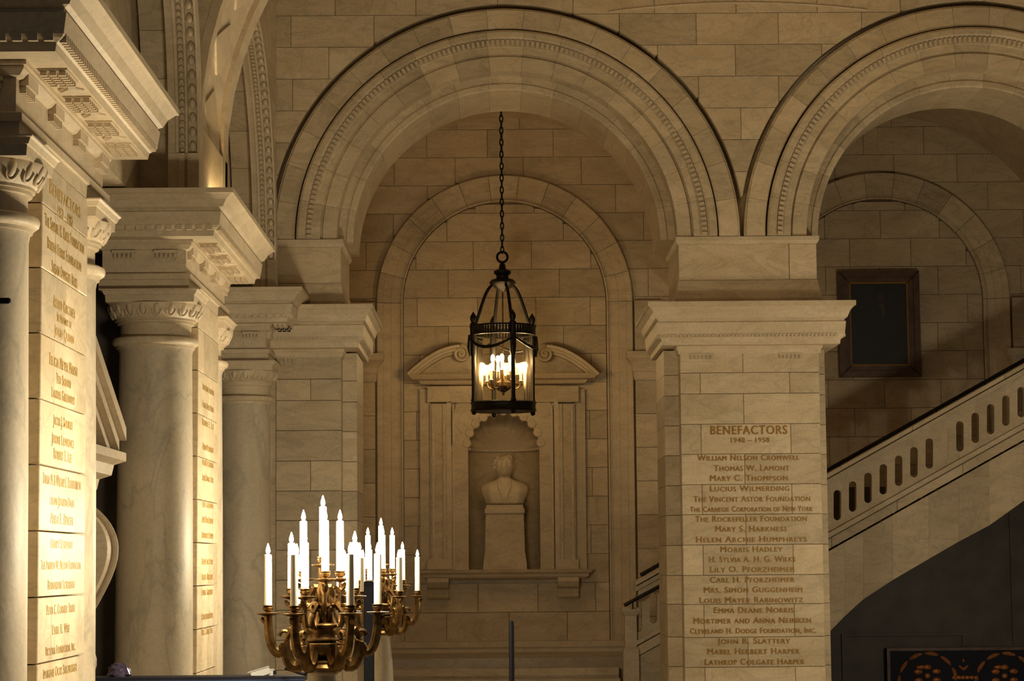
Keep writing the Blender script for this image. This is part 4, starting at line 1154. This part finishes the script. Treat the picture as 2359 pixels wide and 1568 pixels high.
# ------------------------------------------------------------------ hanging lantern
LANTERN_W = 11.0
def lantern(label, cx, cy, zb, ztop, power, group):
    """zb = underside of the bottom ring"""
    t = thing('hanging_lantern', label, 'lantern', (cx, cy, zb), group)
    R = .50; z1 = zb + .16; z2 = zb + 1.23; z3 = z2 + .16
    part('bottom_ring', lathe([(R - .05, zb), (R + .02, zb), (R + .035, zb + .03), (R + .02, zb + .05), (R + .02, z1 - .04), (R + .04, z1 - .02), (R + .02, z1), (R - .05, z1), (R - .05, zb)], cx, cy, 48, caps=False), M_IRON, t, smooth=True)
    part('top_ring', lathe([(R - .03, z2), (R + .03, z2), (R + .03, z2 + .025), (R - .03, z2 + .025), (R - .03, z2)], cx, cy, 48, caps=False), M_IRON, t, smooth=True)
    part('top_ring', lathe([(R - .03, z3 - .03), (R + .04, z3 - .03), (R + .04, z3), (R - .03, z3), (R - .03, z3 - .03)], cx, cy, 48, caps=False), M_IRON, t, smooth=True)
    gm = []
    for i in range(64):
        a = 2 * pi * i / 64
        gm.append(xf(box(-.012, .012, -.014, .014, z2 + .02, z3 - .025), Matrix.Translation((cx + R * math.cos(a), cy + R * math.sin(a), 0)) @ Matrix.Rotation(a, 4, 'Z')))
    part('gallery_bars', join(*gm), M_IRON, t, kind='stuff')
    for i in range(4):
        a = math.radians(-72) + i * pi / 2
        c, s = math.cos(a), math.sin(a)
        px_, py_ = cx + R * c, cy + R * s
        part('post', lathe([(.05, z1), (.035, z1 + .05), (.035, z2 - .35), (.05, z2 - .3), (.055, z3 + .02), (.035, z3 + .04), (.055, z3 + .10), (.045, z3 + .15), (.02, z3 + .19), (.0, z3 + .22)], px_, py_, 12), M_IRON, t, smooth=True)
        part('foot', sphere((px_, py_, zb - .02), .04, .04, .04, 8, 6), M_IRON, t, smooth=True)
        p = bez((R - .03, z3), (R - .12, z3 + .2), (.30, z3 + .62), (.16, z3 + .66), 12)
        part('crown_arm', tube([(cx + q * c, cy + q * s, z) for q, z in p] + [(cx + .07 * c, cy + .07 * s, z3 + .60)], .026, 8), M_IRON, t, smooth=True)
        sw = []
        for q in range(15):
            b = a + pi / 2 * q / 14
            sw.append((cx + (R + .05) * math.cos(b), cy + (R + .05) * math.sin(b), z2 - .06 - .16 * math.sin(pi * q / 14)))
        part('swag', tube(sw, [.014 + .014 * math.sin(pi * q / 14) for q in range(15)], 6), M_IRON, t, smooth=True)
        part('swag_drop', tube([(cx + (R + .06) * c, cy + (R + .06) * s, z2 + .0), (cx + (R + .075) * c, cy + (R + .075) * s, z2 - .2), (cx + (R + .06) * c, cy + (R + .06) * s, z2 - .34)], [.03, .035, .015], 6), M_IRON, t, smooth=True)
        V, Fc = [], []
        for q in range(13):
            b = a + .08 + (pi / 2 - .16) * q / 12
            for z in (z1, z2):
                V += [(cx + (R - .02) * math.cos(b), cy + (R - .02) * math.sin(b), z)]
        Fc = [(2 * q, 2 * q + 2, 2 * q + 3, 2 * q + 1) for q in range(12)]
        part('glass_pane', (V, Fc), M_GLASS, t, smooth=True)
    zt = z3 + .60
    part('crown', lathe([(.0, zt - .06), (.07, zt - .02), (.10, zt + .0), (.19, zt + .06), (.22, zt + .10), (.18, zt + .15), (.10, zt + .17), (.10, zt + .22), (.14, zt + .25), (.14, zt + .29), (.06, zt + .33), (.045, zt + .40), (.02, zt + .44)], cx, cy, 20), M_IRON, t, smooth=True)
    part('hanging_ring', tube([(cx + .085 * math.cos(u), cy, zt + .52 + .085 * math.sin(u)) for u in [2 * pi * i / 18 for i in range(18)]], .022, 6, closed=True), M_IRON, t, smooth=True)
    stem = part('lamp_stem', lathe([(.012, z1 + .35), (.012, zt)], cx, cy, 8), M_BRONZE, t)
    part('lamp_body', lathe([(.0, z1 + .10), (.02, z1 + .11), (.02, z1 + .15), (.08, z1 + .18), (.13, z1 + .25), (.12, z1 + .31), (.06, z1 + .36), (.05, z1 + .42)], cx, cy, 20), M_BRONZE, t, smooth=True)
    for i in range(10):
        outer = i % 2 == 0
        a = 2 * pi * i / 10 + .2
        rr, zz = (.29, z1 + .34) if outer else (.17, z1 + .50)
        c, s = math.cos(a), math.sin(a)
        p = bez((.08, z1 + .27), (.16, z1 + .17), (rr, z1 + .19), (rr, zz), 8)
        part('lamp_arm', tube([(cx + q * c, cy + q * s, z) for q, z in p], .014, 6), M_BRONZE, t, smooth=True)
        ca = part('lamp_candle', lathe([(.04, zz), (.022, zz + .01), (.022, zz + .15)], cx + rr * c, cy + rr * s, 10), M_CANDLE, t, smooth=True)
        part('bulb', sphere((cx + rr * c, cy + rr * s, zz + .20), .034, .034, .065, 8, 6), M_BULB, ca, smooth=True)
        if outer: point('lantern_light', (cx + (rr + .05) * c, cy + (rr + .05) * s, zz + .30), power, (1.0, .66, .29), t, .05)
    # chain
    z = zt + .60; i = 0
    lk = mesh_only('chain_link', tube([(.026 * math.cos(u), 0, .062 * math.sin(u)) for u in [2 * pi * q / 12 for q in range(12)]], .0115, 6, closed=True), M_IRON)
    while z < ztop:
        inst(lk, 'chain_link', t, Matrix.Translation((cx, cy, z + .04)) @ Matrix.Rotation(pi / 2 * (i % 2), 4, 'Z') @ Matrix.Rotation(.2, 4, 'Z'))
        z += .098; i += 1
    return t
YL = 37.0
x_, z_ = U(1160, 948, YL)
lantern('black metal lantern with lit candle bulbs hanging on a chain under the left arch', x_, YL, z_, ZS + 3.2, LANTERN_W, 'hanging lanterns')
lantern('unseen black metal hall lantern added above the view as fill light', 4.6, 26.5, 11.6, 14.6, 14, 'hanging lanterns')  # second lantern added out of view to light the arcade from above

# ------------------------------------------------------------------ small things along the bottom edge
YP_ = 26.0
x_, z_ = U(1178, 1430, YP_)
po = thing('barrier_pole', 'slim dark upright pole at the bottom centre', 'pole', (x_, YP_, 0))
part('pole_shaft', lathe([(.032, .03), (.03, z_ - .06), (.026, z_ - .005), (.02, z_)], x_, YP_, 14), M_BLACK, po, smooth=True)
part('pole_base', lathe([(.17, 0), (.17, .015), (.05, .035), (.032, .05)], x_, YP_, 24), M_BLACK, po, smooth=True)
YQ = 21.0
x_, z_ = U(850, 1338, YQ)
sp = thing('column_speaker', 'narrow black upright loudspeaker between the two candelabra', 'loudspeaker', (x_, YQ, 0))
part('speaker_body', mitred([(-.01, 1.0), (0, 1.01), (0, z_ - .01), (-.01, z_)], x_ - .045, x_ + .045, YQ - .05, YQ + .05), M_BLACK, sp)
part('speaker_grille', box(x_ - .036, x_ + .036, YQ - .056, YQ - .0505, 1.1, z_ - .05), M_NAVY, sp)
part('speaker_stand', lathe([(.2, 0), (.2, .02), (.03, .03), (.025, 1.02)], x_, YQ, 16), M_BLACK, sp, smooth=True)
YK = 18.5
bx0, bz = U(236, 1561, YK); bx1 = UX(700, 1562, YK)
kb = thing('kiosk', 'top of a dark blue kiosk along the bottom left edge', 'kiosk', ((bx0 + bx1) / 2, YK + .5, 0))
part('kiosk_body', box(-3.22, bx1 - .03, YK + .03, YK + .3, 0, bz - .04), M_NAVY, kb)
part('kiosk_top', box(-3.25, bx1, YK, YK + .34, bz - .04, bz), M_NAVY, kb)
part('edge_strip', box(-3.25, bx1, YK - .006, YK, bz - .034, bz - .024), M_BLUE, kb)
def K(px, py, d=.2): X_, Z_ = U(px, py, YK + d); return Vector((X_, YK + d, Z_))
wc = thing('security_camera', 'small white security camera standing on the kiosk', 'camera', tuple(K(628, 1560)))
a, b = K(580, 1556), K(622, 1543)
dv = (b - a).normalized(); ln = (b - a).length
rot = Matrix.Rotation(-math.atan2(dv.z, dv.x), 4, 'Y')
part('camera_body', xf(mitred([(-.01, -.03), (0, -.025), (0, .025), (-.01, .03)], -ln / 2, ln / 2, -.03, .03), Matrix.Translation((a + b) / 2) @ rot), M_WHITE, wc)
part('camera_hood', xf(box(-ln / 2 - .02, ln / 2, -.035, .035, .031, .037), Matrix.Translation((a + b) / 2) @ rot), M_WHITE, wc)
q = K(625, 1560)
part('camera_post', mitred([(0, bz), (0, K(625, 1543).z), (.008, K(625, 1543).z), (.008, K(625, 1540).z)], q.x - .016, q.x + .016, q.y - .016, q.y + .016), M_WHITE, wc)
part('camera_bracket', box(q.x + .017, q.x + .04, q.y - .015, q.y + .02, K(0, 1558).z, K(0, 1550).z), M_BLACK, wc)
# crumpled plastic on the kiosk
V, Fc = [], []
g0 = K(274, 1560, .25)
sph = sphere((0, 0, 0), .10, .09, .075, 14, 9)
V = []
for v in sph[0]:
    n_ = .8 + .4 * random.random()
    V.append((g0.x + v[0] * n_, g0.y + v[1] * n_, max(bz + .001, bz + .03 + v[2] * n_)))
bg = part('plastic_bag', (V, sph[1]), M_BAG, None, loc=(g0.x, g0.y, bz))
tag(bg, 'crumpled violet plastic bag on the kiosk beside the large column', 'bag')

# small uplight on the second entablature and a bracket on the nearest column
ul = thing('uplight', 'small uplight on top of the second entablature', 'lamp', (-2.9, 24.6, ZE))
part('lamp_housing', mitred([(0, ZE), (0, ZE + .05), (.01, ZE + .07), (-.02, ZE + .08)], -2.96, -2.84, 24.0, 25.5), M_IRON, ul)
part('lamp_tube', box(-2.93, -2.87, 24.05, 25.45, ZE + .08, ZE + .09), M_BULB, ul)
for yy in (24.2, 24.75, 25.3): point('uplight_lamp', (-2.9, yy, ZE + .14), 2.2, (1.0, .8, .5), ul, .03)
xb_, zb2 = U(0, 693, 14.45)
br = thing('metal_bracket', 'dark metal bar end at the left edge in front of the nearest column', 'bracket', (xb_, 14.5, zb2))
part('bracket_bar', mitred([(0, zb2 - .018), (.003, zb2 - .015), (.003, zb2 + .015), (0, zb2 + .018)], xb_ - .3, UX(22, 693, 14.45), 14.43, 14.47), M_IRON, br)
part('bracket_tip', box(UX(22, 693, 14.45), UX(25, 693, 14.45), 14.435, 14.465, zb2 - .012, zb2 + .012), M_WOOD, br)
part('bracket_mount', tube([(xb_ - .2, 14.47, zb2), (xb_ - .2, 14.7, zb2)], .015, 8), M_IRON, br)
